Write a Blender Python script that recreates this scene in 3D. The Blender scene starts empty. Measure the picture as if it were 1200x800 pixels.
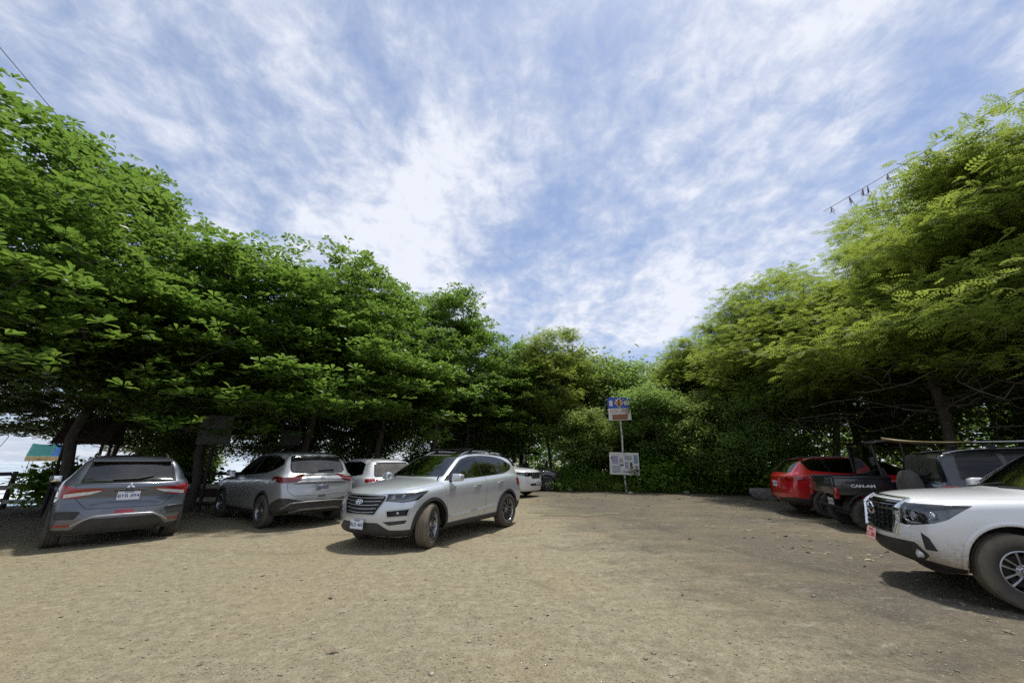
import bpy, bmesh, math, random
import numpy as np
from mathutils import Vector, Matrix
from mathutils.bvhtree import BVHTree
R = math.radians
scene = bpy.context.scene
COL = scene.collection
rng = np.random.default_rng(7)
random.seed(7)

# ------------------------------------------------------------------ materials
def new_mat(name):
    m = bpy.data.materials.new(name); m.use_nodes = True
    nt = m.node_tree; nt.nodes.clear()
    out = nt.nodes.new('ShaderNodeOutputMaterial')
    return m, nt, out

def N(nt, kind, **kw):
    n = nt.nodes.new('ShaderNode' + kind)
    for k, v in kw.items():
        if k in n.inputs and not hasattr(n, k): n.inputs[k].default_value = v
        else: setattr(n, k, v)
    return n

def noise(nt, vec, scale, detail=4, rough=.55, dist=0):
    n = nt.nodes.new('ShaderNodeTexNoise'); n.inputs['Scale'].default_value = scale
    n.inputs['Detail'].default_value = detail; n.inputs['Roughness'].default_value = rough
    n.inputs['Distortion'].default_value = dist
    if vec is not None: nt.links.new(vec, n.inputs['Vector'])
    return n.outputs['Fac']

def ramp(nt, fac, stops):
    n = nt.nodes.new('ShaderNodeValToRGB'); cr = n.color_ramp
    while len(cr.elements) > 1: cr.elements.remove(cr.elements[-1])
    cr.elements[0].position = stops[0][0]
    c = stops[0][1]; cr.elements[0].color = (c, c, c, 1) if isinstance(c, (int, float)) else (*c, 1)
    for p, c in stops[1:]:
        e = cr.elements.new(p); e.color = (c, c, c, 1) if isinstance(c, (int, float)) else (*c, 1)
    nt.links.new(fac, n.inputs['Fac']); return n.outputs['Color']

def mixc(nt, fac, a, b, blend='MIX'):
    n = nt.nodes.new('ShaderNodeMix'); n.data_type = 'RGBA'; n.blend_type = blend
    for s, v in ((n.inputs[0], fac), (n.inputs[6], a), (n.inputs[7], b)):
        if hasattr(v, 'links'): nt.links.new(v, s)
        elif isinstance(v, (int, float)): s.default_value = v
        else: s.default_value = (*v, 1)
    return n.outputs[2]

def math_(nt, op, a, b=None, c=None):
    n = nt.nodes.new('ShaderNodeMath'); n.operation = op
    for s, v in zip(n.inputs, (a, b, c)):
        if v is None: continue
        if hasattr(v, 'links'): nt.links.new(v, s)
        else: s.default_value = v
    return n.outputs[0]

def bump(nt, height, strength=.3, dist=.02):
    n = nt.nodes.new('ShaderNodeBump'); n.inputs['Strength'].default_value = strength
    n.inputs['Distance'].default_value = dist; nt.links.new(height, n.inputs['Height'])
    return n.outputs['Normal']

def objco(nt, which='Object'):
    return nt.nodes.new('ShaderNodeTexCoord').outputs[which]

def simple(name, col, rough=.5, metal=0, coat=0, vary=.12, vscale=6, bmp=0, bscale=60, spec=.5):
    m, nt, out = new_mat(name)
    p = N(nt, 'BsdfPrincipled'); p.inputs['Metallic'].default_value = metal
    p.inputs['Coat Weight'].default_value = coat; p.inputs['Coat Roughness'].default_value = .05
    p.inputs['Specular IOR Level'].default_value = spec
    co = objco(nt)
    f = noise(nt, co, vscale, 5)
    dark = tuple(c * (1 - vary) for c in col); lite = tuple(min(1, c * (1 + vary)) for c in col)
    nt.links.new(mixc(nt, ramp(nt, f, [(.3, 0), (.7, 1)]), dark, lite), p.inputs['Base Color'])
    rr = math_(nt, 'MULTIPLY_ADD', f, .2 * rough, rough * .9)
    nt.links.new(rr, p.inputs['Roughness'])
    if bmp: nt.links.new(bump(nt, noise(nt, co, bscale, 6), bmp, .01), p.inputs['Normal'])
    nt.links.new(p.outputs[0], out.inputs[0]); return m

def paint(name, col, metal=.5, rough=.32, dust=.35, dustcol=(.30, .25, .18), ztop=.75, mud=0.):
    """car paint with clear coat; dust thrown up by the wheels collects low on the panels"""
    m, nt, out = new_mat(name)
    p = N(nt, 'BsdfPrincipled')
    co = objco(nt); sep = N(nt, 'SeparateXYZ'); nt.links.new(co, sep.inputs[0])
    n1 = noise(nt, co, 3.2, 8, .65); n2 = noise(nt, co, 28, 6, .7)
    lo = N(nt, 'MapRange'); lo.inputs['From Min'].default_value = ztop; lo.inputs['From Max'].default_value = .15
    nt.links.new(sep.outputs[2], lo.inputs['Value'])
    k = math_(nt, 'MULTIPLY', lo.outputs[0], math_(nt, 'ADD', n1, .25))
    k = math_(nt, 'MULTIPLY', k, dust * 2)
    k = math_(nt, 'MULTIPLY_ADD', n2, .06 * dust / .35, k)
    if mud:
        sp = ramp(nt, math_(nt, 'MULTIPLY_ADD', n2, .5, math_(nt, 'MULTIPLY', lo.outputs[0], .55)), [(.44, 0), (.56, .45), (.72, 1)])
        k = math_(nt, 'MULTIPLY_ADD', sp, mud, k)
    kc = N(nt, 'Clamp'); nt.links.new(k, kc.inputs[0]); k = kc.outputs[0]
    nt.links.new(mixc(nt, k, col, dustcol), p.inputs['Base Color'])
    nt.links.new(math_(nt, 'MULTIPLY', math_(nt, 'SUBTRACT', 1, k), metal), p.inputs['Metallic'])
    nt.links.new(math_(nt, 'MULTIPLY_ADD', k, .45, rough), p.inputs['Roughness'])
    nt.links.new(math_(nt, 'SUBTRACT', 1, math_(nt, 'MULTIPLY', k, 1.0)), p.inputs['Coat Weight'])
    p.inputs['Coat Roughness'].default_value = .06
    nt.links.new(p.outputs[0], out.inputs[0]); return m

def glass(name, tint=(.25, .3, .3), see=.45, rough=.02, refl=1.3, dust=.0, dustcol=(.35, .31, .25)):
    m, nt, out = new_mat(name)
    tr = N(nt, 'BsdfTransparent'); tr.inputs[0].default_value = tuple(t * see * 2 for t in tint) + (1,)
    gl = N(nt, 'BsdfGlossy'); gl.inputs['Roughness'].default_value = rough
    fr = N(nt, 'Fresnel'); fr.inputs[0].default_value = 1.55
    f = math_(nt, 'MULTIPLY_ADD', fr.outputs[0], refl, .03)
    mx = N(nt, 'MixShader'); nt.links.new(f, mx.inputs[0]); nt.links.new(tr.outputs[0], mx.inputs[1]); nt.links.new(gl.outputs[0], mx.inputs[2])
    last = mx
    if dust:
        df = N(nt, 'BsdfDiffuse'); df.inputs[0].default_value = (*dustcol, 1)
        m2 = N(nt, 'MixShader'); nf = noise(nt, objco(nt), 5, 6)
        nt.links.new(math_(nt, 'MULTIPLY', nf, dust * 2), m2.inputs[0])
        nt.links.new(mx.outputs[0], m2.inputs[1]); nt.links.new(df.outputs[0], m2.inputs[2]); last = m2
    nt.links.new(last.outputs[0], out.inputs[0]); return m

# ------------------------------------------------------------------ objects
def mesh_obj(name, me, mat=None, parent=None):
    o = bpy.data.objects.new(name, me); COL.objects.link(o)
    if mat is not None:
        for mm in (mat if isinstance(mat, (list, tuple)) else [mat]): me.materials.append(mm)
    if parent is not None: o.parent = parent
    return o

def shade(me, angle=40):
    me.polygons.foreach_set('use_smooth', [True] * len(me.polygons))
    if angle is not None and hasattr(me, 'set_sharp_from_angle'): me.set_sharp_from_angle(angle=R(angle))
    return me

def bm_obj(name, bm, mat=None, parent=None, smooth=40):
    bmesh.ops.recalc_face_normals(bm, faces=bm.faces)
    me = bpy.data.meshes.new(name); bm.to_mesh(me); bm.free()
    if smooth: shade(me, smooth)
    return mesh_obj(name, me, mat, parent)

def np_obj(name, V, F, mat=None, parent=None, smooth=None):
    """V (n,3) array; F list/array of same-size faces"""
    F = np.asarray(F, dtype=np.int32); k = F.shape[1]
    me = bpy.data.meshes.new(name)
    me.vertices.add(len(V)); me.vertices.foreach_set('co', np.asarray(V, dtype=np.float32).ravel())
    me.loops.add(F.size); me.loops.foreach_set('vertex_index', F.ravel())
    me.polygons.add(len(F)); me.polygons.foreach_set('loop_start', np.arange(0, F.size, k, dtype=np.int32))
    me.polygons.foreach_set('loop_total', np.full(len(F), k, dtype=np.int32))
    me.update(calc_edges=True)
    if smooth: me.polygons.foreach_set('use_smooth', np.ones(len(F), dtype=bool))
    return mesh_obj(name, me, mat, parent)

def tag(o, label=None, cat=None, group=None, kind=None):
    if label: o['label'] = label
    if cat: o['category'] = cat
    if group: o['group'] = group
    if kind: o['kind'] = kind
    return o

def thing(name, label, cat, loc=(0, 0, 0), rz=0, group=None):
    o = bpy.data.objects.new(name, None); COL.objects.link(o)
    o.location = loc; o.rotation_euler = (0, 0, rz); o.empty_display_size = .2
    return tag(o, label, cat, group)

def copy_tree(o, parent=None):
    c = o.copy(); COL.objects.link(c); c.parent = parent
    for ch in list(o.children): copy_tree(ch, c)
    return c

# ------------------------------------------------------------------ bmesh shapes
def box(bm, lo, hi, bev=0, mi=0, M=None, seg=2):
    lo = Vector(lo); hi = Vector(hi)
    r = bmesh.ops.create_cube(bm, size=1)
    vs = r['verts']
    for v in vs: v.co = Vector((lo[i] + (v.co[i] + .5) * (hi[i] - lo[i]) for i in range(3)))
    fs = {f for v in vs for f in v.link_faces}
    if bev:
        es = list({e for v in vs for e in v.link_edges})
        rr = bmesh.ops.bevel(bm, geom=es, offset=bev, segments=seg, affect='EDGES', profile=.6)
        vs = list({v for f in rr['faces'] for v in f.verts} | {v for v in vs if v.is_valid}); fs = {f for v in vs for f in v.link_faces}
    for f in fs: f.material_index = mi
    if M is not None: bmesh.ops.transform(bm, matrix=M, verts=vs)
    return vs

def tube(bm, pts, r, n=8, mi=0, caps=True, squash=None):
    """swept tube; r a number or one per point"""
    pts = [Vector(p) for p in pts]; m = len(pts)
    rs = [r] * m if isinstance(r, (int, float)) else list(r)
    rings = []; prev = None
    for i, p in enumerate(pts):
        t = (pts[min(i + 1, m - 1)] - pts[max(i - 1, 0)]).normalized()
        if prev is None:
            a = Vector((0, 0, 1)) if abs(t.z) < .9 else Vector((1, 0, 0))
            u = t.cross(a).normalized()
        else: u = (prev - t * prev.dot(t)).normalized()
        prev = u; w = t.cross(u)
        sq = squash if squash else 1
        rings.append([bm.verts.new(p + (u * math.cos(2 * math.pi * k / n) + w * math.sin(2 * math.pi * k / n) * sq) * rs[i]) for k in range(n)])
    for a, b in zip(rings, rings[1:]):
        for k in range(n):
            f = bm.faces.new((a[k], a[(k + 1) % n], b[(k + 1) % n], b[k])); f.material_index = mi
    if caps:
        for rr, rev in ((rings[0], True), (rings[-1], False)):
            f = bm.faces.new(rr[::-1] if rev else rr); f.material_index = mi
    return rings

def lathe(bm, prof, n=32, M=None, mi=0, close=False):
    """prof: (r, y) pairs; axis = y"""
    rings = []
    for r, y in prof:
        rings.append([bm.verts.new((r * math.cos(2 * math.pi * k / n), y, r * math.sin(2 * math.pi * k / n))) for k in range(n)])
    prs = list(zip(rings, rings[1:]))
    if close: prs.append((rings[-1], rings[0]))
    for a, b in prs:
        for k in range(n):
            f = bm.faces.new((a[k], a[(k + 1) % n], b[(k + 1) % n], b[k])); f.material_index = mi
    if M is not None: bmesh.ops.transform(bm, matrix=M, verts=[v for q in rings for v in q])
    return rings

def prism(bm, poly, h0, h1, M=None, mi=0):
    """polygon in (x,z) extruded along y from h0 to h1"""
    a = [bm.verts.new((x, h0, z)) for x, z in poly]; b = [bm.verts.new((x, h1, z)) for x, z in poly]
    n = len(poly); fs = [bm.faces.new(a[::-1]), bm.faces.new(b)]
    for k in range(n): fs.append(bm.faces.new((a[k], a[(k + 1) % n], b[(k + 1) % n], b[k])))
    for f in fs: f.material_index = mi
    if M is not None: bmesh.ops.transform(bm, matrix=M, verts=a + b)
    return a + b

def text_mesh(s, size, depth=.002, bold=0.):
    cu = bpy.data.curves.new('text', 'FONT'); cu.body = s; cu.size = size; cu.extrude = depth; cu.offset = bold
    cu.align_x = 'CENTER'; cu.align_y = 'CENTER'; cu.resolution_u = 2
    o = bpy.data.objects.new('t', cu); COL.objects.link(o)
    dg = bpy.context.evaluated_depsgraph_get(); me = bpy.data.meshes.new_from_object(o.evaluated_get(dg))
    bpy.data.objects.remove(o); bpy.data.curves.remove(cu); return me

def text_obj(name, s, size, M, mat, parent=None, depth=.002, bold=0.):
    me = text_mesh(s, size, depth, bold); me.transform(M); me.materials.clear()
    return mesh_obj(name, me, mat, parent)
# ------------------------------------------------------------------ vehicle bodies
def lerp_pts(pts, x):
    if x <= pts[0][0]: return pts[0][1]
    for (a, u), (b, v) in zip(pts, pts[1:]):
        if x <= b:
            return u + (v - u) * ((x - a) / (b - a) if b > a else 1)
    return pts[-1][1]

def rot_basis(axis):
    if isinstance(axis, str):
        return {'y': (Vector((1, 0, 0)), Vector((0, 0, 1))), 'x': (Vector((0, 1, 0)), Vector((0, 0, 1))),
                'z': (Vector((1, 0, 0)), Vector((0, 1, 0)))}[axis]
    return axis

def inside(poly, u, v):
    c = False; n = len(poly); j = n - 1
    for i in range(n):
        xi, yi = poly[i]; xj, yj = poly[j]
        if (yi > v) != (yj > v) and u < (xj - xi) * (v - yi) / (yj - yi) + xi: c = not c
        j = i
    return c

def rounded(poly, r, n=3):
    """round the corners of a polygon; r a number or per-corner list"""
    out = []; m = len(poly)
    for i in range(m):
        ri = r[i] if isinstance(r, (list, tuple)) else r
        p = Vector(poly[i]); a = Vector(poly[i - 1]); b = Vector(poly[(i + 1) % m])
        if ri <= 0: out.append(tuple(p)); continue
        da = (a - p); db = (b - p); q = min(ri, da.length * .45, db.length * .45)
        s = p + da.normalized() * q; e = p + db.normalized() * q
        for k in range(n + 1):
            t = k / n; out.append(tuple(s * (1 - t) ** 2 + p * 2 * t * (1 - t) + e * t * t))
    return out

def circle(cx, cz, r, n=32): return [(cx + r * math.cos(2 * math.pi * k / n), cz + r * math.sin(2 * math.pi * k / n)) for k in range(n)]

def strip_poly(pts, w):
    """thin quads along a polyline (list of quads)"""
    out = []
    for a, b in zip(pts, pts[1:]):
        a = Vector(a); b = Vector(b); d = (b - a).normalized(); n = Vector((-d.y, d.x)) * (w / 2)
        e = d * (w * .45)
        out.append([tuple(a + n - e), tuple(b + n + e), tuple(b - n + e), tuple(a - n - e)])
    return out

class Car:
    def __init__(s, name, label, P, x, y, heading, group='cars parked around the dirt lot', cat='car'):
        s.P = P; s.L = P['L']; s.W = P['W'] / 2
        s.root = thing(name, label, cat, (x, y, 0), R(heading) + math.pi, group)
        s.make_body()
    def make_body(s):
        P = s.P; W = s.W; xs = P['xs']; bm = bmesh.new(); s.rings = []
        zmax = max(z for _, z in P['top'])
        wfs = P.get('fw', {0: 1, 1: .85, 2: .45, 3: .1}); n = len(xs)
        Hf = P['gh']     # full glasshouse height for tumblehome
        def vert(si, y, z):
            x0 = xs[si]; w = W * lerp_pts(P['w'], x0)
            x = x0 + lerp_pts(P['bow'], x0) * (min(1.1, abs(y) / w)) ** 2.4
            if si in wfs: x += lerp_pts(P['fprof'], z) * wfs[si]
            k = n - 1 - si
            if k in wfs: x -= lerp_pts(P['rprof'], z) * wfs[k]
            return bm.verts.new((x, y, z))
        def section(si):
            x0 = xs[si]; w = W * lerp_pts(P['w'], x0); zb = lerp_pts(P['bot'], x0)
            zt = lerp_pts(P['top'], x0); ze = min(lerp_pts(P['belt'], x0), zt - .02); zm = lerp_pts(P['mid'], x0)
            wb = w * P.get('beltw', .93); h = zt - ze
            wr = P['roofw'] / 2
            pts = [(0, zb), (.45 * w, zb), (.84 * w, zb), (.95 * w, zb + .06), (.985 * w, zb + (zm - zb) * .5), (w, zm), (w * P.get('shw', .985), ze - .07), (wb, ze)]
            g = max(0, min(1, (h - .10) / .12)); g = g * g * (3 - 2 * g)
            tt = min(1, h / Hf)
            y8c = wb - .02; yhi = wb + (wr - wb) * tt
            hood = [(.93 * wb, ze + h * .22), (.85 * wb, ze + h * .45), (.72 * wb, ze + h * .68), (.4 * wb, ze + h * .93), (0, zt)]
            cab = [(wb + (wr - wb) * tt * .15 - .006, ze + h * .10 + .01), (yhi + .012, ze + h * .86), (yhi - .075, ze + h - .018 - .01 * tt), (.5 * wr, zt - .004), (0, zt)]
            pts += [(a[0] * (1 - g) + b[0] * g, a[1] * (1 - g) + b[1] * g) for a, b in zip(hood, cab)]
            return pts
        secs = []
        for si in range(n):
            pts = section(si); secs.append(pts)
            right = [vert(si, y, z) for y, z in pts]
            left = [right[0]] + [vert(si, -y, z) for y, z in pts[1:-1]] + [right[-1]]
            s.rings.append((right, left))
        for (r0, l0), (r1, l1) in zip(s.rings, s.rings[1:]):
            for k in range(12):
                bm.faces.new((r0[k], r0[k + 1], r1[k + 1], r1[k])); bm.faces.new((l0[k + 1], l0[k], l1[k], l1[k + 1]))
        for si, flip in ((0, False), (n - 1, True)):
            rr, ll = s.rings[si]; pts = secs[si]
            colB = [rr[1]] + [vert(si, pts[k][0] * .5, pts[k][1]) for k in range(3, 10)] + [rr[11]]
            colB2 = [ll[1]] + [vert(si, -pts[k][0] * .5, pts[k][1]) for k in range(3, 10)] + [ll[11]]
            colC = [rr[0]] + [vert(si, 0, pts[k][1]) for k in range(3, 10)] + [rr[12]]
            cols = [rr[2:11], colB, colC, colB2, ll[2:11]]
            for a, b in zip(cols, cols[1:]):
                for k in range(8):
                    q = (a[k], b[k], b[k + 1], a[k + 1]); bm.faces.new(q if flip else q[::-1])
        bmesh.ops.remove_doubles(bm, verts=bm.verts, dist=1e-5)
        bmesh.ops.recalc_face_normals(bm, faces=bm.faces)
        me = bpy.data.meshes.new('cage'); bm.to_mesh(me); bm.free()
        o = bpy.data.objects.new('cage', me); COL.objects.link(o)
        m = o.modifiers.new('s', 'SUBSURF'); m.levels = P.get('lev', 2); m.render_levels = m.levels
        dg = bpy.context.evaluated_depsgraph_get(); me2 = bpy.data.meshes.new_from_object(o.evaluated_get(dg))
        bpy.data.objects.remove(o); bpy.data.meshes.remove(me)
        s.bm = bmesh.new(); s.bm.from_mesh(me2); bpy.data.meshes.remove(me2)
        s.bm.normal_update(); s.bvh = BVHTree.FromBMesh(s.bm)
        s.T = s.bm.faces.layers.int.new('t'); s.tags = {}
    # ---- cutting panels out of the skin
    def cut(s, axis, poly, tagname, filt, over=None):
        U, V = rot_basis(axis); D = U.cross(V)
        us = [p[0] for p in poly]; vs = [p[1] for p in poly]; m = .12
        def near(f):
            c = f.calc_center_median(); a = c.dot(U); b = c.dot(V)
            return min(us) - m < a < max(us) + m and min(vs) - m < b < max(vs) + m and filt(c, f.normal)
        def bb(f):
            q = [(v.co.dot(U), v.co.dot(V)) for v in f.verts]; a = [p[0] for p in q]; b = [p[1] for p in q]
            return (min(a), max(a), min(b), max(b))
        cand = {f: bb(f) for f in s.bm.faces if near(f)}
        for i in range(len(poly)):
            a = poly[i]; b = poly[(i + 1) % len(poly)]
            A = U * a[0] + V * a[1]; B = U * b[0] + V * b[1]
            if (B - A).length < 1e-6: continue
            no = (B - A).cross(D).normalized(); e = 2e-3
            u0 = min(a[0], b[0]) - e; u1 = max(a[0], b[0]) + e; v0 = min(a[1], b[1]) - e; v1 = max(a[1], b[1]) + e
            sel = [f for f, q in cand.items() if q[0] < u1 and q[1] > u0 and q[2] < v1 and q[3] > v0]
            if not sel: continue
            geom = list({v for f in sel for v in f.verts} | {e2 for f in sel for e2 in f.edges}) + sel
            r = bmesh.ops.bisect_plane(s.bm, geom=geom, plane_co=A, plane_no=no, dist=1e-5)
            for g in r['geom']:
                if isinstance(g, bmesh.types.BMFace): cand[g] = bb(g)
        fs = [f for f in cand if f.is_valid]
        t = s.tags.setdefault(tagname, len(s.tags) + 1); cnt = 0
        for f in fs:
            c = f.calc_center_median()
            if inside(poly, c.dot(U), c.dot(V)) and filt(c, f.normal):
                if over is None or f[s.T] in [s.tags.get(q, 0) if q else 0 for q in over]: f[s.T] = t; cnt += 1
        return cnt
    def side(s, sg=0, ymin=.5):
        y = s.W * ymin
        if sg: return lambda c, n: c.y * sg > y and abs(n.y) > .12
        return lambda c, n: abs(c.y) > y and abs(n.y) > .12
    def arch(s, cx, cz, r, clad=.055):
        yy = s.W - .34
        if clad: s.cut('y', circle(cx, cz, r + clad), 'cladding', lambda c, n: abs(c.y) > yy and c.z < cz + r + .2 and abs(n.y) > .3)
        s.cut('y', circle(cx, cz, r), 'hole', lambda c, n: abs(c.y) > yy)
    def take(s, tagname, off=0, split=False):
        """pull tagged faces out into fresh bmesh(es), leave a hole"""
        t = s.tags.get(tagname); out = []
        if t is None: return [] if split else None
        for sg in ((-1, 1) if split else (0,)):
            fs = [f for f in s.bm.faces if f[s.T] == t and (sg == 0 or f.calc_center_median().y * sg > 0)]
            nb = bmesh.new(); mp = {}
            for f in fs:
                vv = []
                for v in f.verts:
                    if v not in mp:
                        mp[v] = nb.verts.new(v.co + v.normal * off)
                    vv.append(mp[v])
                try: nb.faces.new(vv)
                except ValueError: pass
            out.append(nb)
        return out if split else out[0]
    def drop(s, *names):
        ts = [s.tags[q] for q in names if q in s.tags]
        bmesh.ops.delete(s.bm, geom=[f for f in s.bm.faces if f[s.T] in ts], context='FACES')
    def fin(s, name, bm, mat, parent=None, solid=0, soff=-1, smooth=35):
        me = bpy.data.meshes.new(name); bmesh.ops.translate(bm, verts=bm.verts, vec=(-s.L / 2, 0, 0)); bm.to_mesh(me); bm.free()
        if not len(me.polygons): return None
        if solid:
            o = bpy.data.objects.new('tmp', me); COL.objects.link(o)
            m = o.modifiers.new('s', 'SOLIDIFY'); m.thickness = solid; m.offset = soff; m.use_even_offset = False
            dg = bpy.context.evaluated_depsgraph_get(); me2 = bpy.data.meshes.new_from_object(o.evaluated_get(dg))
            bpy.data.objects.remove(o); me = me2; me.name = name
        if smooth: shade(me, smooth)
        me.materials.clear()
        return mesh_obj(name, me, mat, parent or s.root)
    # ---- projecting small parts on the skin
    def hit(s, axis, u, v, sg=1):
        if axis == 'y': o = Vector((u, sg * 3, v)); d = Vector((0, -sg, 0))
        elif axis == 'f': o = Vector((-3, u, v)); d = Vector((1, 0, 0))
        elif axis == 'r': o = Vector((s.L + 3, u, v)); d = Vector((-1, 0, 0))
        else: o = Vector((u, v, 5)); d = Vector((0, 0, -1))
        h = s.bvh.ray_cast(o, d)
        return (h[0], h[1]) if h[0] is not None else (None, None)
    def ribbon(s, bm, axis, pts, w, lift=.006, thick=.01, sg=1, n=None, r=None):
        """bar of width w lying on the skin along pts (u,v)"""
        P = []; pts = [Vector(p) for p in pts]
        if n:
            tot = sum((b - a).length for a, b in zip(pts, pts[1:])); q = []
            for i in range(n + 1):
                d = tot * i / n
                for a, b in zip(pts, pts[1:]):
                    l = (b - a).length
                    if d <= l + 1e-9: q.append(a.lerp(b, d / l)); break
                    d -= l
            pts = q
        for p in pts:
            h, nn = s.hit(axis, p.x, p.y, sg)
            if h is not None: P.append((h, nn))
        rings = []
        for i, (h, nn) in enumerate(P):
            t = (P[min(i + 1, len(P) - 1)][0] - P[max(i - 1, 0)][0]).normalized(); b = t.cross(nn).normalized()
            top = h + nn * (lift + thick)
            bot = h + nn * (lift - .012)
            ww = w / 2 if not callable(w) else w(i / max(1, len(P) - 1)) / 2
            rings.append([bm.verts.new(bot - b * ww), bm.verts.new(h + nn * (lift + thick * .6) - b * ww), bm.verts.new(top - b * ww * .6),
                          bm.verts.new(top + b * ww * .6), bm.verts.new(h + nn * (lift + thick * .6) + b * ww), bm.verts.new(bot + b * ww)])
        for a, b in zip(rings, rings[1:]):
            for k in range(6): bm.faces.new((a[k], a[(k + 1) % 6], b[(k + 1) % 6], b[k]))
        if rings: bm.faces.new(rings[0]); bm.faces.new(rings[-1][::-1])
        return bm
    def frame_at(s, axis, u, v, sg=1, lift=0, upright=False):
        """matrix: local x right along the skin, local y up, local z out"""
        h, n = s.hit(axis, u, v, sg)
        if upright: n = Vector((n.x, n.y, 0)).normalized()
        up = Vector((0, 0, 1)); xr = up.cross(n).normalized(); yu = n.cross(xr)
        M = Matrix((xr, yu, n)).transposed().to_4x4(); M.translation = h + n * lift - Vector((s.L / 2, 0, 0)); return M
    # ---- wheels
    def wheel(s, x, sg, r, w, rimr, style, steer=0, mats=None, yin=.0):
        tyre_m, rim_m, hub_m = mats
        root = bpy.data.objects.new('wheel', None); COL.objects.link(root); root.parent = s.root
        root.location = (x - s.L / 2, sg * (s.W - w / 2 - yin), r); root.rotation_euler = (0, 0, R(steer)); root.empty_display_size = .1
        build_wheel(root, sg, r, w, rimr, style, tyre_m, rim_m, hub_m); return root

def build_wheel(root, sg, r, w, rimr, style, tyre_m, rim_m, hub_m):
    spk, kind, knob = style
    h = w / 2; bm = bmesh.new(); n = 48
    prof = [(rimr - .012, h - .03), (rimr + .012, h - .01), (rimr + (r - rimr) * .35, h + .006), (rimr + (r - rimr) * .72, h + .002), (r - .018, h - .014), (r - .003, h - .035),
            (r, h * .5), (r - .009, h * .46), (r - .009, h * .40), (r, h * .36), (r, .012), (r - .009, .008), (r - .009, -.008), (r, -.012),
            (r, -h * .36), (r - .009, -h * .40), (r - .009, -h * .46), (r, -h * .5), (r - .003, -h + .035), (r - .018, -h + .014), (rimr + (r - rimr) * .6, -h), (rimr, -h + .02)]
    rg = lathe(bm, prof, n if not knob else 64)
    if knob:      # chunky off-road blocks
        for ri in list(range(3, 7)) + list(range(17, 20)):
            for k, v in enumerate(rg[ri]):
                if (k + (ri > 10)) % 4 < 2: v.co.x *= 1 + knob / r; v.co.z *= 1 + knob / r
    bm_obj('tyre', bm, tyre_m, root, 30)
    bm = bmesh.new(); y0 = h - .025
    # barrel, lip
    lathe(bm, [(rimr, y0 + .012), (rimr - .012, y0 + .016), (rimr - .022, y0), (rimr - .03, -h + .05), (rimr - .005, -h + .03)], 40)
    for k in range(spk):
        a = 2 * math.pi * k / spk
        def q(rr, da, yy): return (rr * math.cos(a + da), yy, rr * math.sin(a + da))
        spans = [(0.0, .0)] if kind == 'one' else [(-.62, -.14), (.62, .14)]
        for fa, fb in spans:
            w0 = .26 if kind == 'one' else .19
            da0 = fa * (2 * math.pi / spk) * .22 if kind != 'one' else 0; da1 = fa * (2 * math.pi / spk) * .5 if kind != 'one' else 0
            wi = w0 * 1.4 * (5 / spk) ** .5 * (.8 if kind != 'one' else 1); wo = w0 * .62 * (5 / spk) ** .5
            A = [q(.045, da0 + wi * .9, y0 - .035), q(.045, da0 - wi * .9, y0 - .035), q(rimr * .55, da0 * .5 + da1 * .6 - wi * .32, y0 - .012), q(rimr - .016, da1 - wo * .5, y0 - .002),
                 q(rimr - .016, da1 + wo * .5, y0 - .002), q(rimr * .55, da0 * .5 + da1 * .6 + wi * .32, y0 - .012)]
            fr = [bm.verts.new(p) for p in A]; bk = [bm.verts.new((p[0], p[1] - .03, p[2])) for p in A]
            bm.faces.new(fr); bm.faces.new(bk[::-1])
            for i in range(6): bm.faces.new((fr[i], bk[i], bk[(i + 1) % 6], fr[(i + 1) % 6]))
    lathe(bm, [(.001, y0 - .012), (.032, y0 - .014), (.04, y0 - .03), (.075, y0 - .04), (.078, y0 - .07)], 24)
    for k in range(5):
        a = 2 * math.pi * k / 5 + .3
        lathe(bm, [(.001, 0), (.009, 0), (.009, -.02)], 6, Matrix.Translation((.056 * math.cos(a), y0 - .02, .056 * math.sin(a))))
    bm_obj('rim', bm, rim_m, root, 35)
    bm = bmesh.new()
    lathe(bm, [(.001, y0 - .085), (rimr * .72, y0 - .085), (rimr * .72, y0 - .1), (rimr - .035, y0 - .14), (rimr - .035, -h + .04), (.001, -h + .04)], 32)
    box(bm, (-rimr * .8, y0 - .12, -.06), (-rimr * .42, y0 - .06, .07), .015)
    bm_obj('brake_disc', bm, hub_m, root, 35)
    if sg < 0:
        for c in root.children: c.rotation_euler = (0, 0, math.pi)
def clip_x(poly, x0, s0, keep_less, zref=1.0):
    """clip polygon with the line x = x0 + s0*(z-zref)"""
    out = []; f = lambda p: (p[0] - x0 - s0 * (p[1] - zref)) * (1 if keep_less else -1)
    for i in range(len(poly)):
        a = poly[i - 1]; b = poly[i]; fa = f(a); fb = f(b)
        if (fa <= 0) != (fb <= 0):
            t = fa / (fa - fb); out.append((a[0] + (b[0] - a[0]) * t, a[1] + (b[1] - a[1]) * t))
        if fb <= 0: out.append(tuple(b))
    return out

def shrink(poly, d):
    ar = sum(a[0] * b[1] - b[0] * a[1] for a, b in zip(poly, poly[1:] + poly[:1])); sg = 1 if ar > 0 else -1
    out = []; n = len(poly)
    for i in range(n):
        a = Vector(poly[i - 1]); p = Vector(poly[i]); b = Vector(poly[(i + 1) % n])
        d1 = (p - a); d2 = (b - p)
        if d1.length < 1e-6 or d2.length < 1e-6: out.append(tuple(p)); continue
        n1 = Vector((-d1.y, d1.x)).normalized() * sg; n2 = Vector((-d2.y, d2.x)).normalized() * sg
        m = (n1 + n2); m = m.normalized() if m.length > 1e-6 else n1
        k = d / max(.35, m.dot(n1)); out.append(tuple(p + m * k))
    return out

def _m(cls, f): setattr(cls, f.__name__, f); return f
def carfn(f): return _m(Car, f)

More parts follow.
